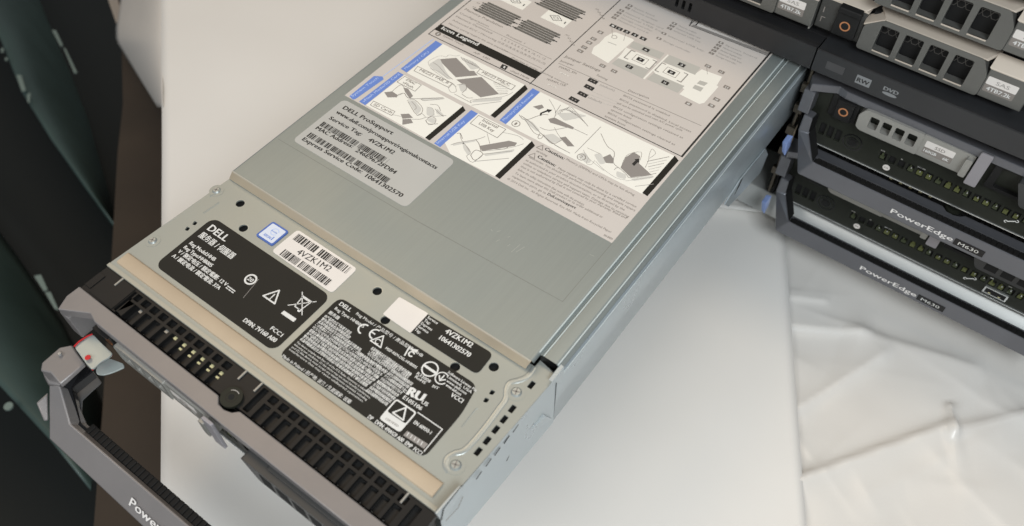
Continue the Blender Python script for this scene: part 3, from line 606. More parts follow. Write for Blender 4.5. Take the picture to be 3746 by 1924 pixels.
arts = [(G, [[(1080, 400), (1090, 360), (1200, 310), (1270, 320), (1300, 300), (1380, 310), (1420, 300)], [(1080, 400), (1120, 450), (1200, 480), (1290, 550)], [(1100, 440), (1180, 500), (1260, 560), (1380, 640)], [(1130, 380), (1190, 420), (1260, 500), (1340, 560)], [(1390, 620), (1470, 620), (1490, 660), (1440, 710)], [(1290, 640), (1350, 610), (1380, 690), (1320, 700), (1290, 640)],
             [(1540, 810), (1560, 780), (1870, 750), (1990, 700)], [(1545, 840), (1860, 800)], [(1360, 720), (1540, 815)], [(1440, 720), (1500, 760), (1560, 760)]] + [[(1430+30*i, 320+14*i), (1460+34*i, 360+16*i), (1560+20*i, 400+12*i)] for i in range(6)] + [[(1780+10*i, 600+20*i), (1960-5*i, 605+18*i)] for i in range(7)]),
        (G, [[(690, 690), (780, 620), (820, 650)], [(750, 730), (820, 710), (860, 760), (1000, 770), (1240, 760)], [(740, 745), (800, 715)], [(850, 790), (930, 780), (1020, 880), (960, 950), (860, 800)], [(900, 800), (950, 860), (930, 890)], [(1000, 770), (1040, 790), (1250, 770)], [(960, 950), (1010, 930), (1060, 970), (1150, 960), (1270, 950)], [(1060, 860), (1120, 870), (1140, 930), (1080, 980)], [(1050, 1000), (1080, 1040), (1180, 1040)], [(900, 990), (990, 990), (1050, 970)], [(1150, 880), (1200, 930), (1240, 960)], [(690, 940), (780, 960)], [(1100, 830), (1180, 840), (1210, 900)], [(1060, 1000), (1100, 960), (1160, 990), (1140, 1040), (1080, 1050)]]),
        (K, [[(0, 610), (60, 590), (240, 560), (330, 530)], [(90, 500), (100, 560), (190, 680), (150, 720), (210, 780), (310, 700)], [(190, 710), (240, 660), (310, 700), (230, 760), (190, 710)], [(240, 560), (270, 600), (290, 670)], [(300, 670), (430, 660), (560, 640), (640, 620), (700, 600)], [(230, 770), (560, 740)], [(310, 700), (590, 670)], [(350, 500), (375, 600)], [(500, 490), (640, 520), (700, 560)], [(140, 610), (180, 680)], [(420, 650), (520, 650), (560, 620)], [(60, 500), (90, 500), (110, 550)]]),
        (K, [[(660, 320), (720, 370), (870, 320), (940, 320)], [(680, 330), (780, 400), (850, 480), (990, 600), (1150, 690)], [(950, 170), (1010, 280), (1000, 350)], [(1060, 225), (1010, 300)], [(720, 370), (800, 490), (870, 520)], [(860, 500), (840, 540), (870, 550), (900, 510)], [(860, 440), (950, 470), (1130, 440)], [(900, 520), (980, 600), (1080, 560)], [(1000, 610), (1140, 685)], [(1180, 450), (1320, 515)], [(1000, 440), (1060, 540), (1190, 620)], [(1200, 690), (1450, 435)],
             [(1450, 500), (1510, 620), (1580, 680), (1570, 780), (1620, 830)], [(1650, 825), (1670, 760), (1720, 700), (1840, 680), (1830, 760)], [(1880, 830), (1910, 760), (1920, 700), (1945, 650), (1980, 690), (1950, 720), (1920, 740)], [(1280, 660), (1330, 740), (1480, 860)], [(1330, 740), (1310, 790), (1360, 800), (1390, 760)], [(1400, 770), (1480, 850), (1600, 930), (1690, 950)], [(1580, 850), (1620, 830), (1700, 900), (1740, 930), (1940, 900)], [(1690, 960), (1960, 920)], [(1780, 1012), (1960, 990)], [(1320, 640), (1450, 700)], [(1230, 730), (1280, 710), (1310, 750)]] + [[(1010+22*i, 330-13*i), (1060+22*i, 270-4*i), (1200+25*i, 290+28*i)] for i in range(6)] + [[(1900+5*i, 770+26*i), (2110-25*i, 725+32*i)] for i in range(6)])]
rr_ = random.Random(2)
for Q, polys in ((G, [((1080, 400), (1200, 330), (1270, 480), (1330, 560), (1290, 560), (1130, 450)), ((1400, 610), (1480, 610), (1500, 680), (1430, 700)), ((1540, 810), (1570, 780), (1880, 750), (1860, 790)), ((1430, 320), (1560, 370), (1640, 440), (1540, 460)), ((860, 790), (930, 785), (1010, 880), (960, 945)), ((1060, 860), (1130, 870), (1150, 960), (1060, 950)), ((1000, 760), (1230, 755), (1240, 770), (1010, 785)), ((1060, 1000), (1110, 970), (1170, 1000), (1130, 1040)), ((1170, 870), (1240, 940), (1260, 960), (1160, 930))]),
                 (K, [((110, 580), (190, 660), (170, 720), (120, 650)), ((320, 700), (620, 650), (600, 680), (330, 720)), ((10, 600), (230, 560), (240, 575), (20, 620)), ((690, 340), (790, 390), (860, 470), (830, 480), (740, 410)), ((880, 520), (960, 600), (1080, 570), (990, 500)), ((1020, 300), (1200, 300), (1320, 330), (1100, 380)), ((1230, 700), (1300, 680), (1360, 780), (1300, 790)), ((1600, 860), (1700, 900), (1690, 945), (1600, 920)), ((1740, 940), (1960, 905), (1950, 930), (1760, 960)), ((1380, 700), (1450, 690), (1500, 790), (1440, 800))])):
    for p_ in polys: fq(rpoly([Q(*k_) for k_ in p_], 1.5, 3), H2+.012, iwl2)
for Q, ls in arts:
    for l_ in ls: ln([tuple(v_) for v_ in arc_pts([Vector(Q(*p_)) for p_ in l_], 3)] if len(l_) > 2 else [Q(*p_) for p_ in l_], rr_.choice((.2, .28, .36)), rr_.choice((ig2, ig2, ig)), H3)
for q in ((855, 320), (860, 300), (920, 275), (975, 275), (940, 300), (925, 285), (880, 310)): pass
fq([K(*q) for q in ((857, 325), (865, 300), (925, 275), (930, 265), (980, 272), (945, 300), (935, 288), (880, 308), (872, 330))], H3+.02, ik)
fq([K(*q) for q in ((1750, 795), (1785, 760), (1775, 750), (1820, 745), (1820, 785), (1808, 778), (1772, 815))], H3+.02, ik)
for q, t in (((628, 405), "1"), ((1262, 728), "2")): c_ = K(*q); mb.ring(F0, *c_, 2.0, 2.4, H3, ig); tx(t, (c_[0]-.5, c_[1]-1.1), (c_[0]+.5, c_[1]-1.1), 2.2, ig, H3)
fq([K(790, 240), K(880, 220), K(900, 250), K(850, 270)], H2, igs)
# caution paragraphs
for p_ in ((832, 310), (768, 375)): c_ = C3(*p_); tri(mb, F0, c_, 2.2, H2, ig, .35)
tx("Caution:", C3(862, 325), C3(1015, 408), 2.2, ik, H2, .02); tx("Caution:", C3(803, 388), C3(945, 465), 2.2, ik, H2, .02)
tx("Memory (DIMMs) and CPUs may be hot during", C3(1035, 408), C3(1585, 700), 1.5); tx("servicing.", C3(795, 340), C3(885, 385), 1.5)
body = ["Many repairs may only be done by a certified service", "technician. You should only perform troubleshooting and simple repairs", "as authorized in your product documentation, or as directed by the", "online or telephone service and support team. Damage due to servicing", "that is not authorized by Dell is not covered by your warranty. Read and", "follow the safety instructions that came with the product.", "To learn more about this Dell product or to order additional or", "replacement parts, go to"]
st = [(970, 480), (735, 390), (710, 415), (690, 440), (668, 465), (645, 490), (622, 520), (600, 545)]; en = [(1600, 795), (1590, 825), (1505, 820), (1540, 875), (1520, 885), (1180, 780), (1330, 880), (870, 685)]
for t, a_, b_ in zip(body, st, en): tx(t, C3(*a_), C3(*b_), 1.5)
tx("Dell.com/support", C3(885, 690), C3(1110, 805), 1.7, ik, H2, .01); tx("© 2014 Dell Inc.  All Rights Reserved. Rev A03. Made from Recycled Paper", C3(560, 565), C3(1400, 1000), 1.4); tx("P/N 0F0D4", C3(1340, 1022), C3(1408, 1055), 1.3)
mb.build("service_information_label", blade, label="large beige and white sticker of service diagrams covering the lid")

# ------------------------------------------------------------------ vent top, bezel, handle and drives: parts of every blade
def vent_top(parent):
    mb = MB(); F = TOP(-7.0); holes = []
    y0, y1 = -90.2, -74.7
    cells = [24.2+6.08*k for k in range(-1, 10)]+[107.9+6.13*k for k in range(0, 13)]
    for x in cells: holes.append(rrect(x-1.9, -79.6, x+2.4, -76.0, .3, 2)); holes.append(rrect(x-1.9, -89.2, x+2.4, -80.9, .3, 2))
    holes.append(rrect(14.5, -88.5, 17, -76, .3, 2)); holes.append(rrect(186.8, -89, 190.5, -76.5, .3, 2)); holes.append(rrect(100.3, -88.5, 103.6, -75.6, .4, 2))
    mb.sheet(F, [(-7.6, y0), (196.5, y0), (196.5, y1), (-7.6, y1)], holes, -2.2, 0, blk)
    mb.box(-7, 196, -89.9, -75, -10.6, -10.2, void)
    for x in cells:
        mb.box(x-2.0, x+2.5, -79.7, -75.9, -10.2, -9.9, void)
        mb.box(x-1.2, x+1.8, -88.9, -82, -10.2, -9.5, blk); mb.box(x-1.3, x-.9, -89.1, -88.6, -9.6, -8.9, bright)
    mb.box(-7.4, -3.5, -87.6, -79, -7, -6.5, blk); mb.box(-2.6, 14, -89, -75.2, -6.98, -6.6, blk)
    v = mb.build("vent_grille", parent, .12)
    mb = MB()
    for i, x in enumerate(cells[:11]):
        if i > 3 or i == 1: mb.box(x-.6, x+1.2, -82.3, -80.9, -9.5, -8.6, cream if i > 4 else lgrey)
        if i > 5: mb.box(x-.6, x+1.2, -84.4, -83.5, -9.5, -8.8, cream)
    mb.build("connector", v)
    mb = MB()
    for x in (4.6, 88.6, 98.6, 181.9): mb = MB(); mb.box(x-.45, x+.45, -79.8, -74.6, -6.9, -6.1, lgrey); mb.build("metal_clip", v, .15)
    mb = MB(); F = TOP(-6.9)
    mb.cyl(F, 93.4, -87.6, 4.9, 0, 1.5, fas, 32); mb.ring(F, 93.4, -87.6, 2.1, 2.6, 1.53, blk, 24); mb.cyl(F, 93.4, -87.6, 1.4, 1.5, 1.56, void, 16)
    arc(mb, F, 93.4, -87.6, 3.3, 60, 140, .35, 1.55, ig2)
    mb.build("screw_boss", v)
def bezel_top(parent, m):
    mb = MB(); F = TOP(-6)
    poly = [(-8, -90), (-8.2, -97), (-5.2, -104), (0, -101.3), (8.7, -96.6), (14, -98.3), (86, -98.6), (100, -98.8), (184, -98.8), (190, -97), (198, -103.6), (200.6, -97), (200, -90), (101, -90), (98.5, -92.4), (95, -93.4), (91, -93), (88, -90.2)]
    mb.prism(F, poly, -5.5, -.0, m)
    for xa, xb, s_ in ((-8.2, -1.5, 1), (194.6, 200.8, -1)):      # posts going down at both ends
        mb.prism(FRONT(-90), [(xa, -11.5), (xb, -11.5), (xb+.2*s_, -28), (xa, -28)], 0, 13.6, m)
    mb.build("bezel_frame", parent, .5)
def fascia(parent):
    mb = MB(); holes = []
    F = FRONT(-94)
    for k in range(24): holes.append(rrect(44+5.5*k, -44.4, 48+5.5*k, -38.8, .4, 2))
    holes += [rrect(6+5*k, -46, 9.6+5*k, -37, .4, 2) for k in range(3)]
    mb.sheet(F, [(-2.5, -53.2), (194, -53.2), (194, -11.6), (-2.5, -11.6)], holes, -1.5, 0, fas)
    mb.box(-2.4, 194, -92.4, -92.0, -52, -12, void)
    f = mb.build("fascia", parent)
    mb = MB(); mb.box(-2.5, 194, -94.6, -90, -53.8, -53.1, bright); mb.build("bottom_edge", f, .15)
    mb = MB(); F = FRONT(-94); mb.ring(F, 27, -41.5, 5.2, 6.0, .25, blk2, 32); mb.ring(F, 27, -41.5, 3.0, 3.7, .25, blk2, 28); mb.cyl(F, 27, -41.5, 2.4, .0, .5, blk, 24); mb.build("power_button", f)
    cr = random.Random(4)
    for k in range(20):
        if k in (1, 2): continue
        g_ = green if k % 3 else green2
        mb = MB(); x = 44.4+5.5*k+cr.uniform(-.1, .5); w_ = cr.uniform(2.4, 3.3); z_ = -44.2+cr.uniform(0, .4); mb.box(x, x+w_, -93.6, -92.6, z_, z_+cr.uniform(1.8, 2.8), g_)
        if cr.random() < .6: mb.box(x+.5, x+cr.uniform(1.2, 2.4), -93.3, -92.6, z_+1.8, -40.1, g_)
        if cr.random() < .5: mb.box(x+1.4, x+1.9, -93.9, -93.3, -41.6, -40.6, bright)
        mb.build("connector", f)
    for k in range(9):
        mb = MB(); x = cr.uniform(40, 150); mb.box(x, x+cr.uniform(1, 3), -94.3, -93.9, -38.2, -37.6, lgrey if k % 3 else bright); mb.build("solder_contact", f)
    mb = MB(); F = FRONT(-94); mb.cyl(F, 50.5, -48.4, 2.1, 0, .15, labw, 20); mb.text(F, "iDR", (49.2, -49), (51.8, -49), 1.2, .2, ig)
    mb.build("button_mark", f)
    mb = MB(); mb.line(F, [(121, -47.6), (124.4, -45.2)], .7, .1, iw); arc(mb, F, 120.4, -48.0, .8, 60, 300, .5, .1, iw); arc(mb, F, 125, -44.8, .8, -120, 120, .5, .1, iw); mb.build("wrench_mark", f)
    mb = MB(); mb.box(132, 146, -95.2, -93, -50.6, -45.2, bright); mb.box(133, 145, -95.4, -94.9, -49.8, -46, void); mb.box(134, 144, -95.5, -95.3, -49.4, -48.4, blk)
    mb.box(135.2, 136.6, -95.6, -95.4, -49.2, -48.4, cream); mb.box(141, 142.4, -95.6, -95.4, -49.2, -48.4, cream); mb.build("usb_port", f, .15)
def drive_light(parent):
    mb = MB(); F = FRONT(-93)
    outer = rpoly([(27.5, -10.8), (33, -10.4), (61.3, -10.6), (61.3, -25.8), (28, -25.8), (25.4, -24.0), (24.8, -15.5)], 1.2)
    holes = [rrect(31.4+7.3*k, -21.8, 36.6+7.3*k, -13.6, .9) for k in range(4)]
    mb.sheet(F, outer, holes, 2, 7.2, lgrey)
    mb.box(25, 61, -93.6, -92, -25.6, -11.2, void)
    mb.prism(F, [(61.3, -10.8), (89.5, -11.3), (89.5, -26), (61.3, -25.8)], 1, 6.4, lgrey)
    mb.prism(F, rrect(85.6, -25, 89.2, -12.5, .9), 6.4, 9.5, lgrey)
    d = mb.build("drive_carrier", parent, .35, label="light grey drive carrier with four square holes and a size sticker")
    mb = MB(); F = FRONT(-99.4); mb.prism(F, rrect(63.5, -18.4, 79.6, -14, .6), .02, .1, labw); mb.prism(F, rrect(63.5, -22.8, 79.6, -18.5, .6), .02, .1, ig)
    mb.text(F, "SSD", (69, -17.5), (74.5, -17.5), 2.2, .14, ig); mb.text(F, "160GB", (64.2, -21.6), (71.2, -21.6), 2, .14, iw, .02); mb.text(F, "6K", (75, -21.8), (78.2, -21.8), 2, .14, iw, .02); mb.build("size_sticker", d)
    mb = MB(); mb.prism(FRONT(-94.5), rrect(90.3, -28.6, 96.8, -5.2, .8), 6, 7.6, lav); mb.build("pull_tab", parent, .3)
    mb = MB(); mb.prism(FRONT(-92), rrect(7, -28, 23.5, -11.8, 1), 1, 3.5, blk); mb.prism(FRONT(-95.5), rrect(11.2, -26.5, 21, -13, 1), 0, 3.0, blk); mb.ring(FRONT(-98.5), 16, -20.2, 2.0, 2.9, .1, orange, 24)
    mb.prism(FRONT(-95), [(11, -12.6), (21.4, -12.6), (21.4, -11.8), (11, -11.8)], 0, 5, blk)
    mb.build("release_button", d, .25)
    mb = MB(); F = FRONT(-92)     # second, dark carrier with a cup-shaped recess
    mb.sheet(F, rrect(100, -29, 186, -8, 1), [rpoly([(104, -12), (124, -12), (128, -27), (104, -27)], 1.5)], 0, 5, blk)
    dk = mat("carrier_charcoal", (.055, .056, .056), .4, .3, .05, 60)
    mb.prism(F, rpoly([(126, -11), (182, -11), (182, -27.5), (130, -27.5)], 1), 5, 8.5, dk); mb.box(103, 126, -92.2, -91.7, -28, -11, void)
    mb.prism(F, rpoly([(113, -12), (168, -12), (164, -27), (120, -27)], 2), 5, 11.5, dk)
    for k in range(4): mb.box(124+9.5*k, 131+9.5*k, -103.7, -103.4, -24.5, -14.5, void)
    mb.build("drive_carrier", parent, .3, label="dark grey drive carrier with a cup-shaped recess")
def handle_closed(parent, m):
    mb = MB()
    def loop(prof, n=None):
        pass
    # section rings from the left seam round to the right seam; each ring = outer-top, outer-bottom, inner-bottom, inner-top
    def ring(x, y, z, wx, wz, dpt): return [(x, y, z), (x+wx, y, z+wz), (x+wx, y+dpt, z+wz), (x, y+dpt, z)]
    st = [((-3.4, -104.2, -28.6), (2.2, -104.2, -28.6), 7), ((-3.2, -105.6, -40), (3.2, -105.4, -38.6), 7), ((8.4, -121, -57.2), (14.2, -121, -43.5), 7)]
    rt = [((183.6, -121, -57.2), (177.8, -121, -43.5), 7), ((195.2, -105.6, -40), (188.8, -105.4, -38.6), 7), ((195.4, -104.2, -28.6), (189.8, -104.2, -28.6), 7)]
    rs = [(Vector(a), Vector(b), d) for a, b, d in st+rt]; vs = []
    for a, b, d in rs: vs += [a, b, b+Vector((0, d, -.6)), a+Vector((0, d, 0))]
    fs = []
    for i in range(len(rs)-1):
        o = 4*i
        for k in range(4): fs.append((o+k, o+(k+1) % 4, o+4+(k+1) % 4, o+4+k))
    fs += [(0, 3, 2, 1), (20, 21, 22, 23)]
    mb.add(vs, fs, m)
    h = mb.build("handle", parent, .8)
    mb = MB()
    # ribbed black grip behind the face
    for k in range(54): mb.box(16+3*k, 18.7+3*k, -120.8, -116.6, -43.6, -42.9, rub)
    mb.box(14.6, 177.6, -120.4, -117.2, -55, -43.3, rub)
    mb.add([(2.3, -104, -28.6), (3.2, -105.2, -38.6), (14.3, -120.8, -43.4), (14.3, -113, -43.4), (4.2, -98, -38.6), (3.3, -97, -28.6)], [(0, 1, 4, 5), (1, 2, 3, 4)], rub)
    mb.build("grip", h)
    mb = MB(); F = FRONT(-121); mb.text(F, "PowerEdge", (65.4, -53.2), (101.2, -53.2), 3.6, .2, mat("letter_bright", (.75, .73, .71), .4, 0), .015); mb.build("lettering", h)
    mb = MB(); mb.prism(F, rrect(102, -54.6, 118.6, -49.6, .4), .0, .2, blk2); mb.text(F, "M630", (104.5, -53.4), (115.6, -53.4), 2.6, .25, bright); mb.build("model_plate", h)
    mb = MB(); mb.hull([(-8, -106, -46), (-4.5, -106, -45), (-4, -106, -54), (-7.4, -106, -53)], [(-8.2, -112, -47.5), (-5, -113, -46.5), (-3.4, -114, -55.5), (-6.4, -112.5, -54.5)], bluep); mb.build("latch", h, .4)

def blade_body_short(parent):              # the parts of an inserted blade that can be seen: chassis box with a steel skin
    mb = MB(); mb.box(-2, 196, -75, 60, -53, -3, steel2); mb.box(-2.2, 196.2, -91.8, -75.1, -53, -10.8, blk); mb.build("chassis", parent)

vent_top(blade); bezel_top(blade, purple); fascia(blade); drive_light(blade)
# front of chassis under the plate
mb = MB(); mb.box(-6, 195, -75.2, -74.7, -51, -8.3, blk); mb.box(-6, 195, -90, -75.3, -51, -11, blk); mb.build("front_cavity", blade)
# --- opened handle of this blade, swung out on its two steel tongues
mb = MB()
Q2 = lambda z: Zr(0, 1300, 2.12, 2, z); Q1 = lambda z: Zr(0, 900, 2.2055, 2, z)
def v3(q, x, y, z): p_ = q(z)(x, y); return (p_[0], p_[1], z)
top = [v3(Q1, *q_, -26) for q_ in ((325, 1003), (335, 940), (480, 815), (580, 795), (610, 845), (685, 945), (482, 1112), (405, 1020))]
dep = [13, 12, 8, 5, 3, 2, 3, 9]
mb.hull([(a_+.5, b_-.3, c_-q_) for (a_, b_, c_), q_ in zip(top, dep)], top, purple)
mb.hull([v3(Q2, 340, 165, -40), v3(Q2, 378, 240, -40), v3(Q2, 465, 242, -38), v3(Q2, 640, 70, -38), v3(Q2, 560, 40, -36)], [v3(Q2, 330, 130, -34), v3(Q2, 376, 222, -36), v3(Q2, 462, 236, -35), v3(Q2, 645, 66, -33), v3(Q2, 560, 20, -32)], purple)
a0, b0 = v3(Q2, 378, 228, -37), v3(Q2, 462, 232, -36); a1, b1 = v3(Q2, 380, 648, -57.5), v3(Q2, 543, 532, -47)
a2, b2 = (176, -146.9, -57.5), (168, -133.2, -47)
def down(p_, d=(1.5, 4, -8)): return (p_[0]+d[0], p_[1]+d[1], p_[2]+d[2])
a3, b3 = (187, -129, -37), (181.5, -127, -36)
ring_ = [(a0, b0), (a1, b1), (a2, b2), (a3, b3)]; vs = []
for i, (a_, b_) in enumerate(ring_):
    dd = (0.5, 3, -8) if i in (0, 3) else (0, 5.5, -9); vs += [a_, b_, down(b_, dd), down(a_, dd)]
fs = [(4*i+k, 4*i+(k+1) % 4, 4*i+4+(k+1) % 4, 4*i+4+k) for i in range(3) for k in range(4)]+[(0, 3, 2, 1), (12, 13, 14, 15)]
mb.add(vs, fs, purple, True)
mb.hull([v3(Q2, 282, 368, -50), v3(Q2, 372, 288, -50), v3(Q2, 375, 505, -54), v3(Q2, 342, 512, -54)], [v3(Q2, 282, 368, -44), v3(Q2, 372, 288, -44), v3(Q2, 375, 505, -49), v3(Q2, 342, 512, -49)], purple)
mb.hull([(192.2, -109, -34), (199, -109, -34), (199, -126, -37), (190, -126, -40)], [(192.2, -109, -25), (199, -109, -25), (199, -126, -28), (190, -126, -32)], purple)
h = mb.build("handle", blade, .7, sharp=22, label="grey handle swung away from the blade front")
mb = MB()
g = [(655, 62), (722, 122), (565, 250), (552, 300), (612, 510), (1520, 1323), (1352, 1323), (540, 530), (462, 240)]
zz = [-36, -37, -42, -44, -50, -50, -48, -48, -38]
# inner grip: black strip along the inside of the loop
gp = [(v3(Q2, 655, 62, -37), v3(Q2, 722, 122, -38)), (v3(Q2, 463, 238, -38.5), v3(Q2, 562, 252, -42)), (v3(Q2, 543, 534, -49), v3(Q2, 625, 518, -52)), ((168, -132.4, -49), (166, -126.5, -52))]
vs = []
for a_, b_ in gp: vs += [a_, b_, down(b_, (0, 0, -6)), down(a_, (0, 0, -6))]
mb.add(vs, [(4*i+k, 4*i+(k+1) % 4, 4*i+4+(k+1) % 4, 4*i+4+k) for i in range(3) for k in range(4)]+[(0, 3, 2, 1), (12, 13, 14, 15)], blk2)
for k in range(46): x_ = 24+3*k; mb.box(x_, x_+2.85, -131.9, -127.2, -51.5, -49.6, rub)
mb.build("grip", h, .5)
mb = MB()
lg = [(560, 262), (655, 178), (752, 158), (790, 214), (642, 350), (632, 512), (600, 470)]
mb.hull([v3(Q2, x_, y_, -64) for x_, y_ in lg], [v3(Q2, x_, y_, -52) for x_, y_ in lg], mat("lug_grey", (.10, .10, .10), .4)); mb.build("lug", h, .5)
mb = MB(); q_ = v3(Q1, 485, 873, -25); mb.cyl(TOP(-25), q_[0], q_[1], 1.0, 0, .9, bright, 16, .7); mb.build("rivet", h)
letm = mat("letter_bright", (.75, .73, .71), .4, 0)
# PowerEdge lettering on the sloping face of the bar
mb = MB(); ux = (Vector(a2)-Vector(a1)).normalized(); up = (Vector(b1)-Vector(a1)); up = (up-ux*up.dot(ux)).normalized()
F = Frame(a1, ux, up)
def onbar(px, py):
    aa, bb = ((px)-CX)/FPX, ((py)-CY)/FPX; d = Vector([R[0][i]*aa+R[1][i]*bb+R[2][i] for i in range(3)])
    k = (F.o-CAM).dot(F.n)/d.dot(F.n); p_ = CAM+d*k-F.o; return (p_.dot(F.ux), p_.dot(F.uy))
pa = onbar(1000/2.12, 1300+1162/2.12)
mb.text(F, "PowerEdge", (pa[0], 3.9), (pa[0]+37, 3.9), 4.4, .15, letm, .012); mb.build("lettering", h)
mb = MB(); mb.prism(F, rrect(pa[0]+38, 3.4, pa[0]+54, 9, .4), .0, .2, blk2); mb.text(F, "M630", (pa[0]+40, 4.6), (pa[0]+51, 4.6), 3, .3, bright); mb.build("model_plate", h)
def tongue(pts, z0, z1):
    mb = MB(); wh = mat("tongue_white", (.36, .40, .39), .28, .35)
    q_ = rpoly([Q1(z0)(*p_) for p_ in pts], 2.2, 5); xs = [p_[0] for p_ in q_]; x0, x1 = min(xs), max(xs)
    def zf(p_): t = (p_[0]-x0)/(x1-x0); return z0+(z1-z0)*t
    mb.hull([(p_[0], p_[1], zf(p_)) for p_ in q_[::-1]], [(p_[0], p_[1], zf(p_)+.8) for p_ in q_[::-1]], wh); return mb
mb = tongue([(600, 818), (750, 712), (800, 765), (905, 862), (880, 890), (800, 935), (742, 998), (690, 945), (640, 870)], -20.5, -22); t1 = mb.build("latch_tongue", blade, .2, label="white steel latch tongue with a red dot")
mb = MB(); F = TOP(-19.3); c_ = Q1(-20.6)(718, 912); mb.cyl(F, *c_, 1.35, 0, .25, red, 18)
mb.tube([v3(Q1, 598, 812, -19.2), v3(Q1, 640, 770, -19), v3(Q1, 700, 730, -19), v3(Q1, 745, 710, -19)], .4, red, 6); mb.build("red_mark", t1)
mb = tongue([(775, 1035), (780, 985), (870, 905), (990, 940), (997, 968), (900, 1015), (830, 1040)], -27, -29); t2 = mb.build("latch_tongue", blade, .2)
mb = MB(); mb.tube([v3(Q1, 745, 1000, -23), v3(Q1, 790, 955, -24), v3(Q1, 850, 915, -24), v3(Q1, 905, 880, -24)], .4, red, 6); mb.build("red_mark", t2)
mb = MB(); mb.box(190, 196, -116, -98, -22, -21, bright); mb.build("latch_tongue", blade, .2)
# guide bracket behind, on the lower right side
mb = MB(); fs_ = SIDE(199.8)
mb.prism(fs_, [(192.3, -45), (204, -45.2), (226, -47), (236, -60), (232.5, -74), (185, -62), (176, -51.5)], 0, .8, sidest); mb.line(fs_, [(192, -45.2), (226, -47)], .5, .85, bright)
mb.prism(fs_, [(189, -55), (193, -46), (196, -46), (193, -52)], .85, .95, void); mb.build("guide_flange", blade)

# ------------------------------------------------------------------ inserted blades
b1 = thing("blade_server", PB, "upper of two closed slate blade servers, directly beneath the disc drive panel", "blade server", "closed blade servers in the right hand slots")
vent_top(b1); bezel_top(b1, purpleB); fascia(b1); drive_light(b1); handle_closed(b1, purpleB); blade_body_short(b1)
off = Vector((214, 350, 0)); b1.location = (Vector(PB)+off)*S
b2 = copy_tree(b1); b2.location = (Vector(PB)+off+Vector((.4, 0, -54.5)))*S
b2["label"] = "closed slate blade server at the bottom, hanging just above the white paper"

# ------------------------------------------------------------------ enclosure
enc = thing("server_enclosure", (190, 245, -128), "black rack enclosure that holds the blades and the drive bays", "server enclosure")
mb = MB(); Fb = FRONT(245)
slots = [rpoly([(117.6+4.35*k, 13.4), (119.6+4.35*k, 13.4), (119.2+4.35*k, 7.2), (117.2+4.35*k, 7.2)], .8, 3) for k in range(3)]
mb.sheet(Fb, rrect(-40, 3.6, 204.7, 17.6, .4, 2), slots, -3, 0, encb); mb.box(-40, 204.7, 247.9, 250, 3.6, 17.6, void); mb.box(-40, 204.7, 248.5, 275, 3.6, 17.2, encb)
mb.box(-40, 204.7, 245, 246, 17.55, 18.1, encb)
mb.build("front_bar", enc, .3)
mb = MB(); mb.box(205.4, 440, 245, 275, 3.4, 17.6, encg); mb.box(205.4, 440, 245, 246.2, 17.55, 18.2, encb)
dv = mb.build("disc_drive", enc, .35)
mb = MB(); mk = mat("disc_mark_grey", (.22, .23, .235), .4); mk2 = mat("disc_window_grey", (.055, .055, .057), .3)
mb.prism(Fb, rrect(212.6, 8.2, 222.8, 13.2, .3), .0, .08, mk2)
mb.prism(Fb, rrect(230.2, 7.2, 238.4, 12.6, .3), 0, .08, mk); mb.text(Fb, "RW", (231, 8.4), (237.6, 8.4), 2.8, .12, encb, .03)
mb.text(Fb, "DVD", (245.6, 10.1), (253.6, 10.1), 2.4, .1, mk, .05); mb.prism(Fb, circ(249.6, 8.4, 4, 24, 1.0), 0, .08, mk)
mb.build("disc_mark", dv)
mb = MB()    # shell, shelves, bay interior
mb.box(-42, 442, 262, 700, 112, 116, encb); mb.box(-44, -40, 250, 700, -126, 116, encb); mb.box(440, 444, 250, 700, -126, 116, encb); mb.box(-42, 442, 300, 700, -130, -120, encb); mb.box(-42, 442, 690, 700, -126, 112, void)
mb.box(-40, 440, 275.5, 560, 3.6, 6, void); mb.box(-40, 440, 262, 263, 17.6, 112, void)
mb.box(-40, 440, 258, 690, 9, 17.4, encb)
mb.box(201.6, 206.5, 262, 560, -126, 3.4, void)
mb.build("shell", enc)
mb = MB(); F_ = Frame((0, 0, 0), (0, 1, 0), (0, 0, 1))
mb.prism(F_, [(252, -127), (262, -116.5), (300, -116.5), (300, -130)], -44, 444, mat("sill_steel", (.42, .43, .42), .38, .35, .04, 30)); mb.build("sill", enc, .8)
mb = MB(); br = mat("divider_bronze", (.10, .085, .065), .4, .6, .3, 60)
mb.box(203.6, 205.2, 256, 262, -110, 3, br)
for z_ in (-18, -34, -52, -70, -88): mb.box(201.8, 207.2, 254, 257, z_-3, z_+3, br)
mb.add([(206, 256, -60), (208, 252, -42), (208, 255, -72), (206, 258, -78)], [(0, 1, 2, 3)], tan); mb.build("slot_divider", enc, .3)

# ------------------------------------------------------------------ 3.5 inch drives in the bays
DB = (252, 252, 18)
dr = thing("hard_drive", DB, "", "hard drive", "hard drives in the upper bays of the enclosure")
mb = MB(); F = FRONT(262)
prof_ = rpoly([(231.5, 44), (283, 44), (287.4, 36), (287.4, 22.8), (222.4, 22.8), (222.4, 37.5)], 2.0)
holes = []
for k in range(4):
    x = 230.6+12.9*k; holes.append(rpoly([(x+.4, 41), (x+10.0, 41), (x+10.0, 25.4), (x, 25.4)], 1.2))
mb.sheet(F, prof_, holes, 5, 10, dgrey); hd = mb.build("pull_handle", dr, .5)
mb = MB()
for k in range(4):
    x = 230.6+12.9*k; mb.box(x+.3, x+9.6, 251.85, 252.6, 24.6, 25.4, dtop)
mb.build("hole_lip", hd)
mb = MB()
mb.hull([(231.8, 252.5, 43.5), (284.6, 252.5, 43.5), (288.4, 262, 43.3), (226, 262, 43.5)], [(231.8, 252.4, 44.3), (283.4, 252.4, 44.3), (288.4, 262, 45.4), (226, 262, 45.4)], dtop)
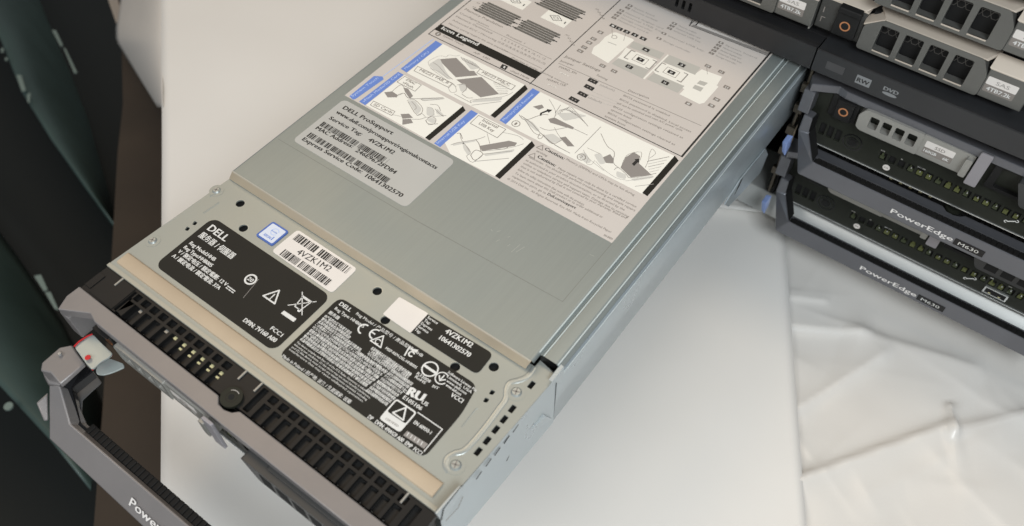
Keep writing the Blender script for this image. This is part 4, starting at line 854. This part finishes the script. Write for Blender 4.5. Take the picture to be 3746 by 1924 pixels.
mb.hull([(287.6, 252.9, 39.6), (309.2, 252.9, 39.6), (309.2, 261, 39.2), (287.6, 261, 39.2)], [(286.6, 253, 40.3), (309.2, 253, 40.3), (309.2, 260, 45.6), (287, 260, 45.6)], dtop)
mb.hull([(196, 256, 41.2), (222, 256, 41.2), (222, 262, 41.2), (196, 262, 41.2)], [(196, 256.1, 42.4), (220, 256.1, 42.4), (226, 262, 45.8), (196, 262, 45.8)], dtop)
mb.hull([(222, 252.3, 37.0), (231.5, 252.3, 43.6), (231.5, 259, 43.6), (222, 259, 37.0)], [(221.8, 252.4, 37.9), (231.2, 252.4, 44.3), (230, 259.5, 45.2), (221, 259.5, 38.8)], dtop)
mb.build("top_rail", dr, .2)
mb = MB(); mb.box(287.2, 309.2, 252.8, 262, 22.8, 39.8, dgrey); mb.build("end_cap", dr, .6)
mb = MB(); mb.box(224, 287, 258.4, 262.5, 23, 43, void)
hexm = mat("mesh_grey", (.09, .085, .08), .4, .5)
for i in range(14):
    for j in range(3):
        cx0 = 232+4.1*i+(2.05 if j % 2 else 0); cz0 = 42-j*3.6
        mb.line(FRONT(258.3), circ(cx0, cz0, 2.1, 6), .35, .05, hexm, True)
mb.build("vent_mesh", dr)
mb = MB(); F = FRONT(252.8); mb.prism(F, rrect(288.4, 31.4, 303.4, 36.0, .6), .02, .14, labw); mb.prism(F, rrect(288.4, 27.0, 303.4, 31.4, .8), .02, .14, ig)
mb.text(F, "SAS", (293, 32.6), (299.6, 32.6), 2.2, .18, ig2); mb.text(F, "4TB7.2k", (290, 28.1), (302, 28.1), 2.3, .18, iw, .02); mb.build("size_sticker", dr)
mb = MB(); mb.box(196.4, 221.6, 256, 262, 22.8, 41.4, mat("carrier_dark", (.045, .045, .042), .45)); mb.build("latch_bay", dr, .4)
mb = MB(); mb.prism(FRONT(256), rpoly([(207, 38.6), (219.3, 38.6), (219.5, 24), (206.4, 24)], 1.2), 0, 2.4, blk); mb.hull([(206.8, 252.2, 38.6), (219.6, 252.2, 38.6), (219.6, 257, 38.6), (206.8, 257, 38.6)], [(207.2, 252.8, 41.4), (219.2, 252.8, 41.4), (219.2, 257.5, 42.6), (207.2, 257.5, 42.6)], blk); mb.ring(FRONT(253.5), 213.0, 31.0, 2.1, 2.9, .1, orange, 28)
mb.build("release_button", dr, .4)
mb = MB(); F = FRONT(255.9)
mb.line(F, [(199, 33), (199, 36)], .6, .15, ig); mb.line(F, [(199, 27), (199, 30), (201, 30)], .5, .15, ig); mb.build("latch_mark", dr)
mb = MB(); mb.box(194.6, 195.4, 253, 262, 21.6, 44.8, lgrey); mb.build("side_rail", dr)
lab = {(0, 0): "grey hard drive carrier fully in view right above the disc drive panel", (0, -1): "grey hard drive above the dark bar, over the beige service sticker",
       (1, 0): "hard drive carrier in the second row, above the lowest full carrier", (2, 0): "topmost hard drive carrier at the upper right corner"}
dr["label"] = lab[(0, 0)]
for k in ((0, -1), (1, 0), (2, 0)):
    c = copy_tree(dr); c.location = (Vector(DB)+Vector((113.6*k[1], 0, 28.6*k[0])))*S; c["label"] = lab[k]

# ------------------------------------------------------------------ table, papers, background
TZ = -135
def noise2(x, y, s_=1.0):
    from mathutils import noise as N
    return N.noise(Vector((x*s_, y*s_, 3.3)))
paper = mat("paper_white", (.715, .70, .67), .50, 0, .03, 5, .05, 800, spec=.4)
paper2 = mat("paper_cream", (.66, .645, .615), .30, 0, .04, 7, .06, 700, spec=.45)
T = Zr(0, 0, 1, 2, TZ)
e0, e1 = Vector(T(590, 0)), Vector(T(590, 1924)); de = (e1-e0).normalized(); ne = Vector((-de.y, de.x))     # ne points to the table side
if ne.dot(Vector((200, 200))-e0) < 0: ne = -ne
def grid(name, mapf, nu, nv, m, label=None, cat=None, kind=None, thick=.3, group=None):
    vs = []; fs = []
    for i in range(nu+1):
        for j in range(nv+1): vs.append(mapf(i/nu, j/nv))
    for i in range(nu):
        for j in range(nv): a_ = i*(nv+1)+j; fs.append((a_, a_+nv+1, a_+nv+2, a_+1))
    mb = MB(); mb.add(vs, fs, m, True); b_ = sum((Vector(v) for v in vs), Vector((0, 0, 0)))/len(vs)
    o = mb.build(name, base=b_, sharp=80)
    if thick: md = o.modifiers.new("thickness", 'SOLIDIFY'); md.thickness = thick*S; md.offset = -1
    if label: tag(o, label, cat, group)
    if kind: o["kind"] = kind
    return o
# table top under the papers
mb = MB(); c0 = e0-de*500; c1 = e1+de*500
mb.prism(TOP(TZ), [tuple(c0+ne*3), tuple(c1+ne*3), tuple(c1+ne*1200), tuple(c0+ne*1200)], -32, -12, mat("table_wood", (.10, .075, .055), .5, 0, .2, 8)); tb = mb.build("table", base=(200, 200, TZ-20)); tag(tb, "table under the white paper sheets", "table")
q0, q1 = T(2560, 776), T(2830, 806)
def backsheet(u, v):
    a_ = Vector(q0).lerp(Vector(q1), v); p_ = a_+Vector((-.12, 1)).normalized()*u*75
    return (p_.x, p_.y, TZ+5.5*math.exp(-u*6)+1.6)
grid("paper_sheet", backsheet, 12, 6, paper, "small strip of grey white paper between the blade and the enclosure, its front edge lifted", "paper sheet")
# left sheet: smooth, from the table edge to its own right border
s0, s1 = Vector(T(2835, 430)), Vector(T(2957, 1990))
s0 = s0+(s0-s1)*.6; s1 = s1+(s1-s0)*.25
def left_sheet(u, v):
    a_ = c0.lerp(c1, v); b_ = s0.lerp(s1, v); p_ = a_.lerp(b_, u)
    z_ = TZ+2.6*noise2(p_.x, p_.y, .011)+.35*noise2(p_.x, p_.y, .04)
    return (p_.x, p_.y, z_)
grid("paper_sheet", left_sheet, 60, 60, paper, "smooth white paper sheet lying beneath the pulled out blade", "paper sheet")
folds = []
fr_ = random.Random(21)
for i in range(44):
    folds.append((fr_.uniform(0, 3.14), fr_.uniform(230, 450), fr_.uniform(-20, 240), fr_.uniform(.3, 1.3), fr_.uniform(15, 70), fr_.uniform(1.5, 6)))
def crinkle(x, y):
    z_ = 0
    for a_, x0, y0, h_, L_, w_ in folds:
        dx, dy = x-x0, y-y0; s_ = dx*math.cos(a_)+dy*math.sin(a_); t_ = -dx*math.sin(a_)+dy*math.cos(a_)
        if abs(s_) < L_: z_ += h_*(1-abs(s_)/L_)**.6*math.exp(-abs(t_)/(w_ if t_ > 0 else w_*4))
    return z_
def crumple(u, v):
    a_ = (s0-ne*25).lerp(s1-ne*25, .5+.5*(2*v-1)*abs(2*v-1)**.35); p_ = a_+ne*(u**1.5)*620
    px, py = to_px((p_.x, p_.y, TZ)); z_ = TZ-1.6
    def ridge_(x0, y0, x1, y1, hgt, wa, wb, ends=60):
        d = Vector((x1-x0, y1-y0)); L = d.length; d.normalize(); q = Vector((px-x0, py-y0)); s_ = q.dot(d); t_ = -d.y*q.x+d.x*q.y
        if s_ < -ends or s_ > L+ends: return 0
        e_ = min(1, max(0, min((s_+ends)/ends, (L+ends-s_)/ends))); wd_ = wa if t_ > 0 else wb
        return hgt*e_*math.exp(-abs(t_)/wd_)
    z_ += ridge_(2930, 1740, 3470, 1545, 4.2, 90, 18, 40)+ridge_(3490, 1560, 3746+300, 1440, 3.2, 100, 20, 40)+ridge_(2890, 1180, 3150, 1205, 3.0, 15, 70, 60)+ridge_(3150, 1205, 3560, 1330, 2.6, 130, 25, 60)+ridge_(3475, 1480, 3490, 1580, 4.5, 9, 22, 20)+ridge_(2930, 1480, 3230, 1290, 3.2, 30, 60, 60)
    z_ += ridge_(2890, 1075, 3020, 1085, 1.5, 12, 40, 30)+1.6*noise2(p_.x, p_.y, .016)+.5*noise2(p_.x, p_.y, .045)+1.1*crinkle(p_.x, p_.y)
    return (p_.x, p_.y, z_-4.5)
def to_px(P):
    d = Vector(P)-CAM; c_ = [sum(R[i][k]*d[k] for k in range(3)) for i in range(3)]
    return (CX+FPX*c_[0]/c_[2], CY+FPX*c_[1]/c_[2])
grid("paper_sheet", crumple, 260, 300, paper2, "creased cream paper sheet at the lower right, partly under the smooth sheet", "paper sheet")
# paper flap hanging over the far table edge
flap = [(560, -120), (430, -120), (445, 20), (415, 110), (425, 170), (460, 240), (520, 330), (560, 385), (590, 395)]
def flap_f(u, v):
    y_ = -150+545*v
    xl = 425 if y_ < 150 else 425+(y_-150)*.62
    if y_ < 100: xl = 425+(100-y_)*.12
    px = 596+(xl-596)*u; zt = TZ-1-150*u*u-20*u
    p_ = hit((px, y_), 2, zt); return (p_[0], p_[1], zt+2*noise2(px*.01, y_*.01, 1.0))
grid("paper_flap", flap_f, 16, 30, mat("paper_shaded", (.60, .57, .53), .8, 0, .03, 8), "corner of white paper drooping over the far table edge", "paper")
# things below and beyond the table edge
mb = MB(); mb.box(-3000, 1500, -2500, 2500, -722, -720, mat("floor_dark", (.012, .011, .010), .7, 0, .3, 3)); mb.build("floor", kind="structure")
mb = MB(); zb = -330; Bx = Zr(0, 0, 1, 2, zb)
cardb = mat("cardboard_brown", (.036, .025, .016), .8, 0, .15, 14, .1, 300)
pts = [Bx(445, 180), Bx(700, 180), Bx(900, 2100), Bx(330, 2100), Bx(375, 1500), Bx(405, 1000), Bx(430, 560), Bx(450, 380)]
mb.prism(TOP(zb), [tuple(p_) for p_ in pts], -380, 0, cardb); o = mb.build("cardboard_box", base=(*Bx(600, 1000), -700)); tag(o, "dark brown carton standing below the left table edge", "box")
teal = mat("teal_paint", (.048, .080, .074), .45, .1, .12, 12, .05, 400, rvar=.06)
tealk = mat("cabinet_shade_black", (.004, .006, .005), .6, .1, .1, 10)  # near-black: the shade between the lit teal panels is put into the colour
chip = mat("chipped_primer", (.17, .22, .20), .6)
cab = thing("metal_cabinet", (-600, 0, -720), "dark teal painted metal cabinet with chipped edges at the far left", "cabinet")
def z3(px, py, z): p_ = hit((px, py), 2, z); return (p_[0], p_[1], z)
def curved_band(A_, B_, n_=14, sag=60, z=-430):
    """band between two pixel polylines, rounded across so that its far edge turns away from the light"""
    vs = []; fs = []
    for a_, b_ in zip(A_, B_):
        for k in range(n_+1):
            t = k/n_; zz_ = z-sag*t*t; vs.append(z3(a_[0]+(b_[0]-a_[0])*t, a_[1]+(b_[1]-a_[1])*t, zz_))
    for i in range(len(A_)-1):
        for k in range(n_): o_ = i*(n_+1)+k; fs.append((o_, o_+1, o_+n_+2, o_+n_+1))
    mb = MB(); mb.add(vs, fs, teal, True); return mb
mb = curved_band([(-260, -260), (0, 138), (80, 334), (189, 509), (312, 676), (420, 820)], [(150, -260), (235, 60), (320, 250), (370, 420), (400, 620), (440, 840)], sag=230); o = mb.build("upper_panel", cab)
md = o.modifiers.new("t", 'SOLIDIFY'); md.thickness = .004; md.offset = 1
mb = curved_band([(-400, 1000), (0, 1410), (182, 1606), (330, 1790)], [(-260, 500), (60, 930), (230, 1180), (390, 1500)], sag=140, z=-380); o = mb.build("lower_panel", cab)
md = o.modifiers.new("t", 'SOLIDIFY'); md.thickness = .004; md.offset = 1
mb = MB(); mb.prism(TOP(-560), [hit(q, 2, -560) for q in ((-900, -500), (500, -500), (520, 700), (470, 1200), (440, 2300), (-900, 2300))], -160, 0, tealk); mb.build("cabinet_body", cab)
mb = MB()
for q, z_ in (([(60, 275), (78, 275), (95, 330), (80, 335)], -424), ([(5, 175), (14, 178), (12, 192), (3, 190)], -424), ([(20, 210), (28, 212), (27, 222), (18, 220)], -424), ([(100, 345), (112, 340), (108, 378), (100, 372)], -424),
              ([(190, 110), (205, 112), (230, 165), (222, 170)], -425), ([(232, 175), (240, 178), (282, 265), (272, 268)], -425), ([(125, 1010), (150, 1005), (175, 1060), (160, 1065)], -425), ([(165, 1070), (185, 1068), (215, 1135), (200, 1130)], -426)):
    mb = MB(); mb.prism(TOP(z_), [hit(k, 2, z_) for k in q], -1, .4, chip); mb.build("chipped_paint", cab)
c_ = hit((30, 1485), 2, -372); mb = MB(); mb.cyl(TOP(-372), *c_, 4, -2, 0, chip, 20); mb.build("chipped_paint", cab)
# pale strut in the dark gap at the top
mb = MB(); mb.prism(TOP(-300), [hit(q, 2, -300) for q in ((375, -60), (415, -60), (448, 60), (425, 85))], -10, 0, mat("strut_paint", (.26, .23, .20), .6)); o = mb.build("metal_strut", base=(*hit((420, 0), 2, -300), -310)); tag(o, "thin pale strut in the dark gap beside the paper flap", "strut")
